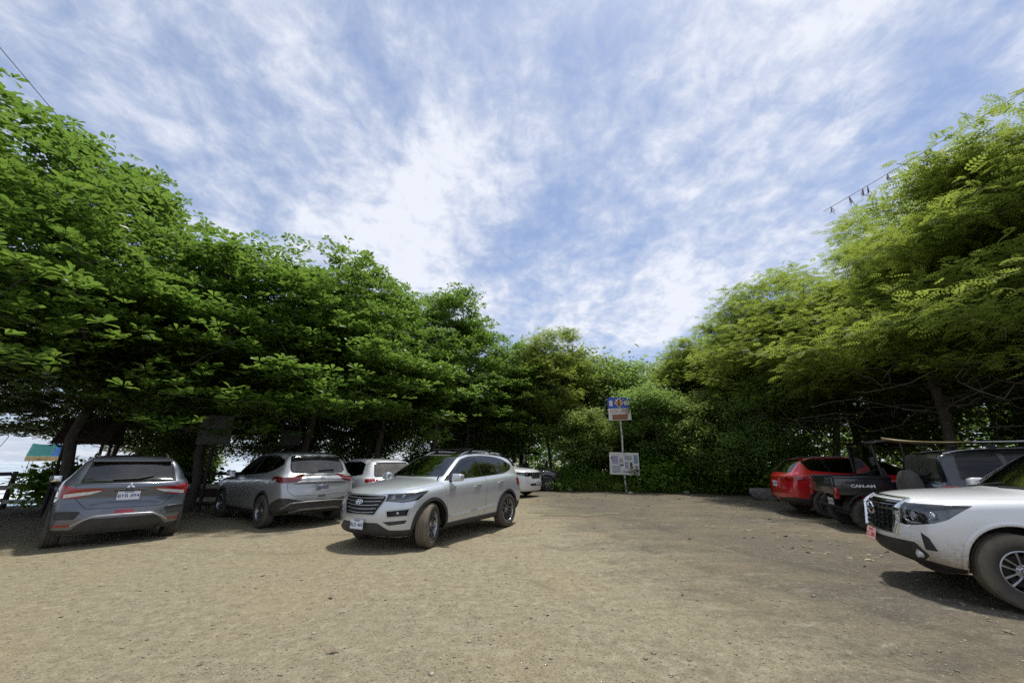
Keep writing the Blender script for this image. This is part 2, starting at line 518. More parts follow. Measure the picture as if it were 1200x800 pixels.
@carfn
def windows(s, dlo, pill, mats, frame=.018, sg_glass=None):
    flt = s.side(ymin=.55)
    s.cut('y', dlo, 'window_frame', flt)
    inner = shrink(dlo, frame); k = 0; segs = []; cur = inner
    for (x0, sl, w) in pill:
        segs.append(clip_x(cur, x0 - w / 2, sl, True)); cur = clip_x(cur, x0 + w / 2, sl, False)
    segs.append(cur)
    s.gl = []
    for i, q in enumerate(segs):
        q = rounded(q, .015, 2); s.cut('y', q, 'side_window%d' % i, flt, over=['window_frame']); s.gl.append('side_window%d' % i)

@carfn
def screen(s, end, poly, frame=.03):
    """poly in (y,z)"""
    if end == 'front': flt = lambda c, n: n.x < -.15 and n.z > .1 and c.x < s.L * .62
    else: flt = lambda c, n: n.x > .2 and c.x > s.L * .6
    t = 'windshield' if end == 'front' else 'rear_window'
    s.cut('x', poly, t + '_frame', flt); s.cut('x', rounded(shrink(poly, frame), .03, 3), t, flt, over=[t + '_frame'])

@carfn
def panel(s, tagname, axis, poly, flt, gap=.007, over=(None,)):
    s.cut(axis, poly, 'gap', flt, over=list(over)); s.cut(axis, shrink(poly, gap), tagname, flt, over=['gap'])

@carfn
def doors(s, polys):
    for i, q in enumerate(polys): s.panel('door%d' % i, 'y', q, s.side(ymin=.55))

def islands(bm):
    """split a bmesh into its separate pieces"""
    bm.verts.ensure_lookup_table(); seen = set(); out = []
    for v0 in bm.verts:
        if v0 in seen: continue
        st = [v0]; comp = []; seen.add(v0)
        while st:
            v = st.pop(); comp.append(v)
            for e in v.link_edges:
                w = e.other_vert(v)
                if w not in seen: seen.add(w); st.append(w)
        fs = {f for v in comp for f in v.link_faces}
        if not fs: continue
        nb = bmesh.new(); mp = {v: nb.verts.new(v.co) for v in comp}
        for f in fs: nb.faces.new([mp[v] for v in f.verts])
        out.append((len(fs), sum(f.calc_area() for f in fs), nb))
    bm.free()
    big = [q[2] for q in out if q[1] > 2e-4]
    return big

@carfn
def each(s, name, bm, mat, **k):
    for b in islands(bm): s.fin(name, b, mat, **k)

@carfn
def cutw(s, end, pts, sg, tagname, over=(None,), grow=0):
    """cut seen from a corner; pts (x, |y|, z)"""
    q = .70710678; V = Vector((0, 0, 1))
    U = Vector((q, q * sg, 0)) if end == 'f' else Vector((q, -q * sg, 0))
    poly = [(((x + abs(y)) if end == 'f' else (x - abs(y))) * q, z) for x, y, z in pts]
    poly = rounded(poly, .012, 2)
    if grow: poly = shrink(poly, -grow)
    half = s.L * .5
    f = (lambda c, n: c.y * sg > .1 and c.x < half * .6 and n.x * -q + n.y * sg * q > .15 and n.z < .88) if end == 'f' else (lambda c, n: c.y * sg > .1 and c.x > half * 1.4 and n.x * q + n.y * sg * q > .15)
    s.cut((U, V), poly, tagname, f, over=list(over))

@carfn
def close(s, M, doorh=(), nd=2):
    """turn everything still attached into objects"""
    names = list(s.tags)
    for q in names:
        if q in ('gap', 'hole'): continue
        if q == 'cladding': s.each('wheel_arch_cladding', s.take(q, .0), M['plastic'], solid=.016, soff=1)
        elif q == 'lower_cladding': s.each('sill_cladding', s.take(q, 0), M['plastic'], solid=.012, soff=1)
        elif q == 'window_frame' or q.endswith('_frame'): s.each('window_surround' if q == 'window_frame' else q, s.take(q, -.002), M['gloss'], solid=.006)
        elif q.startswith('side_window'):
            for b in s.take(q, -.006, True): s.fin('side_window', b, M.get(q, M['glass']))
        elif q == 'windshield': s.fin(q, s.take(q, -.006), M['wsglass'])
        elif q == 'rear_window': s.fin(q, s.take(q, -.006), M.get('rearglass', M['glass']))
        elif q.startswith('door'):
            for b in s.take(q, 0, True): s.fin('door', b, M['paint'], solid=.02)
        elif q in ('hood', 'tailgate', 'fuel_flap'): s.fin(q, s.take(q, 0), M['paint'], solid=.02)
        elif q.startswith('dark_'): s.each(q[5:], s.take(q, -.004), M['plastic'], solid=.01)
        elif q.startswith('gloss_'): s.each(q[6:], s.take(q, -.002), M['gloss'], solid=.01)
        elif q.startswith('silver_'): s.each(q[7:], s.take(q, .002), M['satin'], solid=.01, soff=-1)
        elif q == 'headlight':
            for b, hb in zip(s.take(q, .001, True), s.take(q, -.055, True)):
                o = s.fin('headlight', hb, M['lamp_back']); s.fin('lens', b, M['lens'], o)
        elif q == 'tail_light':
            for b, hb in zip(s.take(q, .004, True), s.take(q, -.03, True)):
                o = s.fin('tail_light', b, M['redlens'], solid=.0)
                s.fin('reflector', hb, M['red_back'], o)
        elif q == 'tail_light_clear':
            for b in s.take(q, .004, True): s.fin('reversing_light', b, M['clearlens'])
        elif q == 'red_reflector': [s.fin('reflector', b2, M['redlens']) for b2 in islands(s.take(q, .003))]
        elif q.startswith('paint_'): s.each(q[6:], s.take(q, .006), M['paint'], solid=.012)
        elif q == 'grille': s.fin('grille_backing', s.take(q, -.04), M['black'])
        elif q == 'fog': [s.fin('fog_light_recess', b, M['black']) for b in s.take(q, -.04, True)]
    s.drop(*names)
    s.fin('body', s.bm, M['paint'], solid=.018)

@carfn
def liners(s, wheels, r):
    for cx in wheels:
        for sg in (-1, 1):
            bm = bmesh.new(); n = 20; a = []; b = []
            for k in range(n + 1):
                t = math.pi * (.0 + 1.0 * k / n); x = cx + (r + .01) * math.cos(t); z = s.wr + (r + .01) * math.sin(t)
                a.append(bm.verts.new((x, sg * (s.W - .035), z))); b.append(bm.verts.new((x, sg * (s.W - .36), z)))
            for k in range(n): bm.faces.new((a[k], a[k + 1], b[k + 1], b[k]))
            bm.faces.new(b); s.fin('wheel_well', bm, MAT['black'])

@carfn
def interior(s, x0, x1, zs=.62, belt=1.0, roof=1.5, wsx=1.6):
    bm = bmesh.new(); W = s.W
    box(bm, (x0, -W * .84, .30), (x1, W * .84, .40))                       # floor
    box(bm, (wsx - .25, -W * .84, .40), (wsx + .02, W * .84, belt - .02), .05)    # dash
    for xs in (wsx + .62, wsx + 1.50):
        if xs + .5 > x1: continue
        for ys in ((-.37, .37) if xs < wsx + 1 else (-.42, 0, .42)):
            wd = .25 if xs < wsx + 1 else .205
            box(bm, (xs - .1, ys - wd, .42), (xs + .42, ys + wd, zs), .06)
            Mr = Matrix.Translation((xs + .38, ys, zs - .05)) @ Matrix.Rotation(R(16), 4, 'Y')
            box(bm, (-.07, -wd * .95, 0), (.08, wd * .95, .58), .06, M=Mr)
            box(bm, (-.05, -.13, .60), (.06, .13, .80), .045, M=Mr)
            for q in (-.05, .05): tube(bm, [Mr @ Vector((0, q, .55)), Mr @ Vector((0, q, .65))], .008, 6)
    s.fin('seats_and_dashboard', bm, MAT['seat'])
    bm = bmesh.new(); c = Vector((wsx + .18, -.37, belt - .06)); A = Matrix.Translation(c) @ Matrix.Rotation(R(-65), 4, 'Y')
    pts = [A @ Vector((.18 * math.cos(t), .18 * math.sin(t), 0)) for t in [2 * math.pi * k / 20 for k in range(21)]]
    tube(bm, pts, .014, 6); tube(bm, [A @ Vector((0, -.17, 0)), A @ Vector((0, .17, 0))], .018, 6)
    s.fin('steering_wheel', bm, MAT['black'])

@carfn
def mirror(s, x, z, sg, mat, capmat=None, big=1.):
    h, n = s.hit('y', x, z, sg)
    if h is None: return
    bm = bmesh.new(); y = h.y
    box(bm, (x - .09 * big, 0, -.075 * big + .02), (x + .06 * big, .20 * big, .10 * big), .045, M=Matrix.Translation((0, y + (.07 if sg > 0 else -.07 - .20 * big), z + .02)), seg=3)
    for v in bm.verts:     # taper outward
        k = abs(v.co.y - y) / .25; v.co.x += .05 * k
        v.co.z = z + .03 + (v.co.z - z - .03) * (1.06 - .22 * k)
    o = s.fin('side_mirror', bm, capmat or mat, smooth=50)
    bm = bmesh.new(); tube(bm, [(x - .01, y - sg * .02, z - .02), (x - .01, y + sg * .12, z + .0)], [.04, .03], 8, squash=.6); s.fin('mirror_arm', bm, MAT['black'], o)
    bm = bmesh.new(); yy = y + sg * .17 * big
    box(bm, (x + .062 * big + .034, yy - .075 * big, z - .025), (x + .066 * big + .036, yy + .075 * big, z + .09 * big), .002); s.fin('mirror_glass', bm, MAT['mirror'], o)

@carfn
def handle(s, x, z, mat, l=.20):
    for sg in (-1, 1):
        bm = bmesh.new(); s.ribbon(bm, 'y', [(x - l / 2, z), (x + l / 2, z + .008)], .032, .022, .016, sg, 8)
        for q in (-.42, .42): s.ribbon(bm, 'y', [(x + l * q - .012, z), (x + l * q + .012, z)], .026, .002, .026, sg, 2)
        s.fin('door_handle', bm, mat)

@carfn
def rails(s, x0, x1, yf, mat, lift=.045, w=.035, thick=.02, cross=()):
    for sg in (-1, 1):
        bm = bmesh.new(); n = 14; P = []
        for k in range(n + 1):
            t = k / n; x = x0 + (x1 - x0) * t; h, nn = s.hit('t', x, sg * yf)
            up = lift * min(1, 6 * t, 6 * (1 - t)) ** .6; P.append(h + Vector((0, 0, up + .004)))
        tube(bm, P, w / 2, 8, squash=thick / w)
        for t in (.02, .98):
            k = int(round(t * n)); p = P[k]; box(bm, (p.x - .05, p.y - w * .4, p.z - .05), (p.x + .05, p.y + w * .4, p.z + .006), .008)
        s.fin('roof_rail', bm, mat)
    for x in cross:
        bm = bmesh.new(); h, _ = s.hit('t', x, yf); h2, _ = s.hit('t', x, 0)
        z = max(h.z, h2.z) + lift + .02
        box(bm, (x - .03, -yf - .07, z), (x + .03, yf + .07, z + .018), .007)
        for sg in (-1, 1): box(bm, (x - .045, sg * yf - .035, h.z + lift - .02), (x + .045, sg * yf + .035, z + .005), .012)
        s.fin('roof_crossbar', bm, MAT['black'])

@carfn
def plate(s, axis, u, v, lines, face, ink, w=.305, h=.155, lift=.012, tilt=0, sz=.075):
    M = s.frame_at(axis, u, v, 1, lift, True)
    if tilt: M = M @ Matrix.Rotation(R(tilt), 4, 'X')
    bm = bmesh.new(); box(bm, (-w / 2, -h / 2, -.006), (w / 2, h / 2, 0), .002, seg=1); bmesh.ops.transform(bm, matrix=M, verts=bm.verts)
    o = bm_obj('license_plate', bm, face, s.root)
    bm = bmesh.new()
    for a, b in (((-w / 2 + .006, h / 2 - .009), (w / 2 - .006, h / 2 - .006)), ((-w / 2 + .006, -h / 2 + .006), (w / 2 - .006, -h / 2 + .009))):
        box(bm, (a[0], a[1], 0), (b[0], b[1], .0015))
    bmesh.ops.transform(bm, matrix=M, verts=bm.verts); bm_obj('plate_border', bm, ink, o)
    for (t, size, dy) in lines:
        text_obj('plate_lettering', t, size, M @ Matrix.Translation((0, dy, .001)), ink, o, .0012, .0012)
    return o

@carfn
def lampset(s, pts, axis='f', rad=.05, parent=None):
    """projector modules sitting behind a lens; pts (u,v,sg)"""
    for u, v, sg, rr in pts:
        h, n = s.hit(axis, u, v, sg)
        if h is None: continue
        d = Vector((-1, sg * .25, 0)).normalized() if axis in ('f', 'y') else Vector((1, 0, 0))
        c = h - d * .045; A = d.to_track_quat('Y', 'Z').to_matrix().to_4x4(); A.translation = c
        bm = bmesh.new(); lathe(bm, [(rr, .012), (rr * 1.08, 0), (rr * 1.05, -.03)], 24, A); lathe(bm, [(rr * .8, -.01), (rr, .012)], 24, A)
        s.fin('lamp_ring', bm, MAT['chrome'])
        bm = bmesh.new(); lathe(bm, [(.001, .018), (rr * .4, .013), (rr * .7, .002), (rr * .8, -.012)], 24, A)
        s.fin('headlamp_bulb', bm, MAT['clearlens'])

@carfn
def wiper(s, axis, pts, mat=None):
    bm = bmesh.new(); s.ribbon(bm, axis, pts, .018, .008, .012, 1, 8); s.fin('wiper', bm, MAT['black'])

def ring_mesh(bm, rx, rz, wd, M, dep=.008, n=36):
    a = []
    for k in range(n):
        t = 2 * math.pi * k / n; c, q = math.cos(t), math.sin(t)
        a.append([bm.verts.new(M @ Vector(p)) for p in (((rx) * c, rz * q, 0), ((rx - wd * .3) * c, (rz - wd * .3) * q, dep), ((rx - wd * .7) * c, (rz - wd * .7) * q, dep), ((rx - wd) * c, (rz - wd) * q, 0))])
    for k in range(n):
        p, q = a[k], a[(k + 1) % n]
        for i in range(3): bm.faces.new((p[i], q[i], q[i + 1], p[i + 1]))

def poly_mesh(bm, poly, M, z0, z1):
    a = [bm.verts.new(M @ Vector((x, y, z0))) for x, y in poly]; b = [bm.verts.new(M @ Vector((x, y, z1))) for x, y in poly]
    bm.faces.new(a[::-1]); bm.faces.new(b)
    for k in range(len(poly)): bm.faces.new((a[k], a[(k + 1) % len(poly)], b[(k + 1) % len(poly)], b[k]))

MAT = {}
def base_mats():
    MAT['black'] = simple('black_trim', (.012, .012, .012), .6)
    MAT['plastic'] = simple('grey_black_plastic', (.032, .031, .030), .62, vary=.35, vscale=9, bmp=.15, bscale=300)
    MAT['gloss'] = simple('gloss_black', (.01, .01, .011), .08, coat=.5, vary=.1)
    MAT['chrome'] = simple('chrome', (.75, .75, .75), .12, 1, vary=.03)
    MAT['satin'] = simple('satin_silver', (.42, .42, .43), .35, .9, vary=.08)
    MAT['dull_trim'] = simple('dull_grey_trim', (.17, .17, .175), .45, .5, vary=.15)
    MAT['mirror'] = simple('mirror_glass', (.8, .8, .8), .02, 1, vary=.01)
    MAT['seat'] = simple('seat_fabric', (.03, .03, .032), .85, vary=.3, bmp=.3, bscale=200)
    MAT['glass'] = glass('tinted_glass', (.10, .12, .12), .4)
    MAT['glass_clear'] = glass('side_glass', (.40, .44, .42), .75)
    MAT['wsglass'] = glass('windshield_glass', (.50, .56, .52), .72)
    MAT['lens'] = glass('lamp_lens', (.6, .6, .6), .8)
    MAT['lamp_back'] = simple('lamp_housing', (.10, .10, .105), .25, .7, vary=.4, vscale=14)
    MAT['clearlens'] = simple('clear_lamp', (.62, .64, .66), .10, .15, coat=1, vary=.2, vscale=30)
    m, nt, out = new_mat('red_lens'); p = N(nt, 'BsdfPrincipled'); p.inputs['Base Color'].default_value = (.33, .012, .015, 1)
    p.inputs['Roughness'].default_value = .08; p.inputs['Coat Weight'].default_value = 1
    f = noise(nt, objco(nt), 90, 2); nt.links.new(ramp(nt, f, [(.3, (.20, .005, .007)), (.7, (.30, .010, .012))]), p.inputs['Base Color'])
    nt.links.new(p.outputs[0], out.inputs[0]); MAT['redlens'] = m
    MAT['red_back'] = simple('red_reflector', (.3, .02, .02), .3)
    MAT['rim_silver'] = simple('alloy_silver', (.36, .36, .37), .33, .85, vary=.12)
    MAT['rim_dark'] = simple('alloy_machined', (.30, .30, .31), .3, .85, vary=.5, vscale=20)
    MAT['disc'] = simple('dark_steel', (.03, .028, .026), .6, .3, vary=.3)
    def tyre(name, mudc, amt):
        m, nt, out = new_mat(name); p = N(nt, 'BsdfPrincipled'); co = objco(nt)
        sep = N(nt, 'SeparateXYZ'); nt.links.new(co, sep.inputs[0])
        rad = math_(nt, 'SQRT', math_(nt, 'ADD', math_(nt, 'POWER', sep.outputs[0], 2), math_(nt, 'POWER', sep.outputs[2], 2)))
        mr = N(nt, 'MapRange'); mr.inputs['From Min'].default_value = .26; mr.inputs['From Max'].default_value = .37; nt.links.new(rad, mr.inputs['Value'])
        f = math_(nt, 'MULTIPLY', math_(nt, 'ADD', noise(nt, co, 7, 7, .7), .12), math_(nt, 'MULTIPLY_ADD', mr.outputs[0], .9, .25))
        nt.links.new(mixc(nt, math_(nt, 'MULTIPLY', f, amt), (.018, .018, .018), mudc), p.inputs['Base Color'])
        p.inputs['Roughness'].default_value = .85
        nt.links.new(bump(nt, noise(nt, co, 120, 3), .3, .004), p.inputs['Normal'])
        nt.links.new(p.outputs[0], out.inputs[0]); return m
    MAT['tyre'] = tyre('tyre_dusty', (.20, .17, .13), .6)
    MAT['tyre_mud'] = tyre('tyre_muddy', (.15, .125, .09), 1.35)
    MAT['plate_white'] = simple('plate_white', (.70, .72, .76), .4, vary=.06)
    MAT['plate_pink'] = simple('plate_pink', (.72, .46, .44), .4, vary=.08)
    MAT['ink_blue'] = simple('ink_blue', (.04, .07, .25), .5)
    MAT['ink_red'] = simple('ink_red', (.45, .04, .04), .5)
    MAT['white_paint'] = simple('white_lettering', (.75, .75, .75), .4)
def side_common(L, gap=.006): pass

def make_silver_crossover(x, y, heading):
    P = dict(L=4.48, W=1.85, gh=.52, roofw=1.22, lev=2,
        xs=[0, .07, .20, .42, .72, 1.02, 1.20, 1.32, 1.62, 1.90, 2.03, 2.35, 2.8, 3.3, 3.7, 3.98, 4.12, 4.25, 4.36, 4.44, 4.48],
        top=[(0, .88), (.07, .93), (.2, .99), (.42, 1.035), (.72, 1.085), (1.02, 1.125), (1.20, 1.14), (2.0, 1.575), (2.35, 1.635), (2.8, 1.655), (3.3, 1.64), (3.7, 1.61), (4.05, 1.56), (4.14, 1.51), (4.36, 1.16), (4.44, 1.06), (4.48, .98)],
        belt=[(0, .80), (.1, .84), (.5, .955), (1.2, 1.03), (2, 1.065), (3.0, 1.10), (3.8, 1.145), (4.3, 1.10), (4.48, .92)],
        mid=[(0, .60), (.9, .82), (3.6, .88), (4.48, .78)],
        bot=[(0, .25), (.3, .20), (.6, .22), (3.9, .24), (4.3, .30), (4.48, .36)],
        w=[(0, .86), (.07, .90), (.20, .95), (.45, .985), (.9, 1), (3.6, 1), (4.1, .985), (4.3, .95), (4.43, .91), (4.48, .87)],
        bow=[(0, .27), (.07, .26), (.22, .22), (.45, .13), (.75, .07), (1.0, .08), (1.22, .17), (2.02, .10), (2.5, 0), (3.8, 0), (4.1, -.07), (4.36, -.10), (4.48, -.15)],
        fprof=[(.2, .14), (.3, .04), (.42, 0), (.6, .0), (.75, .02), (.85, .05), (.95, .10)],
        rprof=[(.3, .14), (.42, .03), (.55, 0), (.8, .02), (.95, .06), (1.1, .1)])
    s = Car('crossover', 'silver crossover with roof bars and a muddy front wheel turned outward, facing the camera', P, x, y, heading)
    s.wr = .365; M = dict(MAT); M['paint'] = PAINT['silver']
    ax = (.90, 3.57)
    dlo = rounded([(1.30, 1.085), (2.02, 1.485), (2.35, 1.555), (2.85, 1.578), (3.35, 1.555), (3.70, 1.50), (4.00, 1.345), (3.88, 1.25), (3.50, 1.165), (2.6, 1.125)], [.03, .1, .1, .1, .1, .1, .06, .06, .15, .1], 3)
    s.windows(dlo, [(2.56, .12, .07), (3.43, .25, .05)], M)
    s.screen('front', rounded([(-.70, 1.155), (.70, 1.155), (.535, 1.575), (-.535, 1.575)], .05))
    s.screen('rear', rounded([(-.60, 1.16), (.60, 1.16), (.50, 1.47), (-.50, 1.47)], .06))
    for cx in ax: s.arch(cx, s.wr, .405, .055)
    s.cut('y', [(.98, .18), (3.5, .18), (3.5, .36), (.98, .33)], 'lower_cladding', s.side(ymin=.8), over=[None])
    s.cut('x', rounded([(-.88, .20), (.88, .20), (.88, .35), (.60, .35), (.42, .46), (-.42, .46), (-.60, .35), (-.88, .35)], .03), 'dark_front_bumper_lower', lambda c, n: c.x < .5 and n.x < -.1)
    s.cut('y', [(.0, .18), (.56, .18), (.52, .345), (.2, .35), (0, .35)], 'dark_front_bumper_lower', lambda c, n: abs(c.y) > .5 and abs(n.y) > .1 and n.z > -.9, over=[None])
    s.cut('x', [(-.95, .25), (.95, .25), (.95, .52), (-.95, .52)], 'dark_rear_bumper_lower', lambda c, n: c.x > 4 and n.x > .1)
    # grille: widest at the top (cascading hexagon)
    gp = rounded([(-.50, .90), (.50, .90), (.53, .84), (.36, .565), (-.36, .565), (-.53, .84)], .03)
    ff = lambda c, n: c.x < .5 and n.x < -.05
    s.cut('x', gp, 'silver_grille_surround', ff); s.cut('x', shrink(gp, .022), 'grille', ff, over=['silver_grille_surround'])
    for sg in (-1, 1):
        fl = lambda c, n, sg=sg: c.y * sg > .38 and c.x < 1 and n.z < .85
        s.cut('y', rounded([(.03, .865), (.10, .80), (.30, .775), (.52, .80), (.82, .945), (.45, .925), (.12, .90)], [.01, .02, .03, .04, .0, .05, .02]), 'headlight', fl, over=[None])
        fl2 = lambda c, n, sg=sg: c.y * sg > 0 and c.x < .6 and n.x < -.05
        q = [(.53, .655), (.87, .69), (.85, .555), (.56, .535)]
        s.cut('x', rounded([(a * sg, b) for a, b in q], .03), 'silver_fog_light_bezel', fl2, over=[None]); s.cut('x', shrink([(a * sg, b) for a, b in q], .02), 'fog', fl2, over=['silver_fog_light_bezel'])
        s.cut('x', rounded([(.50 * sg, .475), (.84 * sg, .505), (.82 * sg, .45), (.6 * sg, .42)], .02), 'dark_air_intake', fl2, over=[None])
    for sg in (-1, 1):
        s.cut('y', [(4.05, .92), (4.30, 1.03), (4.6, 1.06), (4.6, .90), (4.2, .88)], 'tail_light', lambda c, n, sg=sg: c.y * sg > .5 and abs(n.y) > .1, over=[None])
        s.cut('x', [(.45 * sg, .95), (.45 * sg, 1.02), (.95 * sg, 1.06), (.95 * sg, .90)], 'tail_light', lambda c, n: c.x > 4 and n.x > .1, over=[None])
    s.doors([[(1.36, .34), (2.60, .36), (2.66, 1.10), (2.54, 1.60), (2.36, 1.60), (2.0, 1.53), (1.22, 1.08)], [(2.615, .36), (3.05, .37), (3.22, .62), (3.46, .80), (3.52, 1.15), (3.50, 1.56), (3.35, 1.60), (2.555, 1.605), (2.675, 1.10)]])
    s.panel('hood', 'z', [(.10, -.52), (.10, .52), (.30, .70), (.85, .80), (1.16, .80), (1.22, .6), (1.14, 0), (1.22, -.6), (1.16, -.80), (.85, -.80), (.30, -.70)], lambda c, n: n.z > .3 and c.z > .8)
    s.cut('z', rounded([(2.10, -.50), (2.10, .50), (3.55, .46), (3.55, -.46)], .06), 'gloss_roof_panel', lambda c, n: n.z > .6 and c.z > 1.4, over=[None])
    s.close(M); s.liners(ax, .405)
    # grille slats + badge
    for i in range(5):
        z = .845 - i * .058; hw = .47 - (.845 - z) * .62
        bm = bmesh.new(); s.ribbon(bm, 'f', [(-hw, z + .012), (-hw * .5, z), (0, z - .004), (hw * .5, z), (hw, z + .012)], .017, -.018, .014, 1, 14); s.fin('grille_bar', bm, MAT['satin'])
    Mb = s.frame_at('f', 0, .775, 1, .012); bm = bmesh.new(); ring_mesh(bm, .082, .043, .012, Mb, .012)
    for dx in (-.03, .03): poly_mesh(bm, [(dx - .012 - .008, -.034), (dx + .006 - .008, -.034), (dx + .02, .034), (dx + .002, .034)], Mb, 0, .010)
    poly_mesh(bm, [(-.03, -.008), (.03, -.002), (.03, .010), (-.03, .004)], Mb, 0, .009)
    s.fin('badge', bm_shift(bm, s), MAT['chrome'])
    s.lampset([(.60, .845, 1, .042), (-.60, .845, -1, .042), (.72, .86, 1, .04), (-.72, .86, -1, .04), (.70, .61, 1, .035), (-.70, .61, -1, .035)])
    for sg in (-1, 1):
        bm = bmesh.new(); s.ribbon(bm, 'y', [(.25, .80), (.45, .825), (.70, .90)], .012, -.02, .01, sg, 8); s.fin('daytime_light', bm, MAT['clearlens'])
        s.mirror(1.50, 1.10, sg, M['paint'])
        bm = bmesh.new(); s.ribbon(bm, 'y', [(1.35, .44), (2.4, .475), (3.1, .53)], .05, .0, .016, sg, 16); s.fin('door_moulding', bm, M['paint'])
    s.handle(2.32, .955, MAT['chrome']); s.handle(3.25, .985, MAT['chrome'])
    s.rails(2.2, 3.85, .50, MAT['satin'], cross=(2.55, 3.35))
    s.plate('f', -.04, .43, [('BLD 469', .082, -.01), ('COSTA RICA', .024, .056)], MAT['plate_white'], MAT['ink_blue'], lift=.04)
    for q in (-.05, .45): s.wiper('t', [(1.22, q - .05), (1.32, q + .45 - .35)])
    s.interior(1.2, 4.1, belt=1.05, wsx=1.55)
    sty = (5, 'two', 0); ws = (MAT['tyre_mud'], MAT['rim_dark'], MAT['disc'])
    for sg in (-1, 1):
        s.wheel(ax[0], sg, .365, .225, .25, sty, 22, ws); s.wheel(ax[1], sg, .365, .225, .25, sty, 0, (MAT['tyre'], MAT['rim_dark'], MAT['disc']))
    return s

def bm_shift(bm, s):
    """frame_at() already works in root space; fin() shifts again"""
    bmesh.ops.translate(bm, verts=bm.verts, vec=(s.L / 2, 0, 0)); bmesh.ops.recalc_face_normals(bm, faces=bm.faces); return bm
PAINT = {}
def paints():
    PAINT['silver'] = paint('paint_silver', (.56, .59, .62), .45, .22, .20)
    PAINT['grey'] = paint('paint_dark_grey', (.095, .108, .138), .55, .26, .25)
    PAINT['warm_silver'] = paint('paint_warm_silver', (.38, .39, .40), .5, .30, .30)
    PAINT['white'] = paint('paint_white', (.72, .73, .74), 0, .25, .15)
    PAINT['white_mud'] = paint('paint_white_muddy', (.76, .77, .78), 0, .22, .42, (.36, .29, .20), .95, .7)
    PAINT['red'] = paint('paint_red', (.50, .008, .012), .1, .22, .15)
    PAINT['navy'] = paint('paint_navy', (.008, .012, .025), .3, .22, .10)
    PAINT['utv'] = paint('paint_utv_black', (.012, .014, .020), .1, .3, .2, ztop=1.0)
def baseP(L, W, H, hz, cz, cx, rf, rr, gx, gz, tz, belt, nose=.82, roofw=1.2, **kw):
    """hz hood front height, cz/cx cowl, rf/rr roof ends, gx/gz foot of the rear glass, tz tail height"""
    P = dict(L=L, W=W, gh=H - belt[1], roofw=roofw, lev=2,
        xs=sorted({0, .07, .20, .42, .72, round(cx - .18, 3), cx, cx + .12, (cx + rf) / 2 + .05, rf - .12, rf + .02, rf + .32, (rf + rr) / 2, rr - .6, rr - .22, rr - .04, rr + .06, (rr + gx) / 2 + .03, gx, (gx + L) / 2, L - .04, L}),
        top=[(0, hz - .09), (.07, hz - .03), (.2, hz + .02), (.42, hz + .05), (.72, hz + (cz - hz) * .6), (cx, cz), (rf, H - .075), (rf + .33, H - .015), ((rf + rr) / 2, H), (rr - .5, H - .02), (rr, H - .06), (rr + .07, H - .10), (gx, gz), (L - .04, tz + .03), (L, tz - .02)],
        belt=[(0, hz - .17), (.1, hz - .13), (.5, hz - .04), (cx, cz - .09), (rf, belt[0]), (rr - .8, belt[1]), (rr, belt[1] + .02), (gx, min(gz, belt[1] + .02)), (L, tz - .09)],
        mid=[(0, .62), (.9, .80), (L - .9, .86), (L, .78)],
        bot=[(0, .26), (.3, .21), (.6, .23), (L - .6, .25), (L - .2, .30), (L, .36)],
        w=[(0, .86), (.07, .90), (.20, .95), (.45, .985), (.9, 1), (L - .9, 1), (L - .4, .985), (L - .18, .96), (L - .05, .92), (L, .885)],
        bow=[(0, .25), (.07, .24), (.22, .2), (.45, .12), (.75, .07), (cx - .2, .08), (cx, .16), (rf, .10), (rf + .4, 0), (rr - .2, 0), (rr + .05, -.06), (gx, -.08), (L, -.13)],
        fprof=[(.2, .12), (.3, .03), (.45, 0), (.65, .0), (.8, .02), (hz - .05, .05), (hz, .10)],
        rprof=[(.3, .12), (.42, .02), (.6, 0), (.8, .02), (.95, .05), (1.1, .08)])
    P.update(kw)
    if 'beltline' in kw: P['belt'] = kw['beltline']
    return P

def steel(sty): return sty

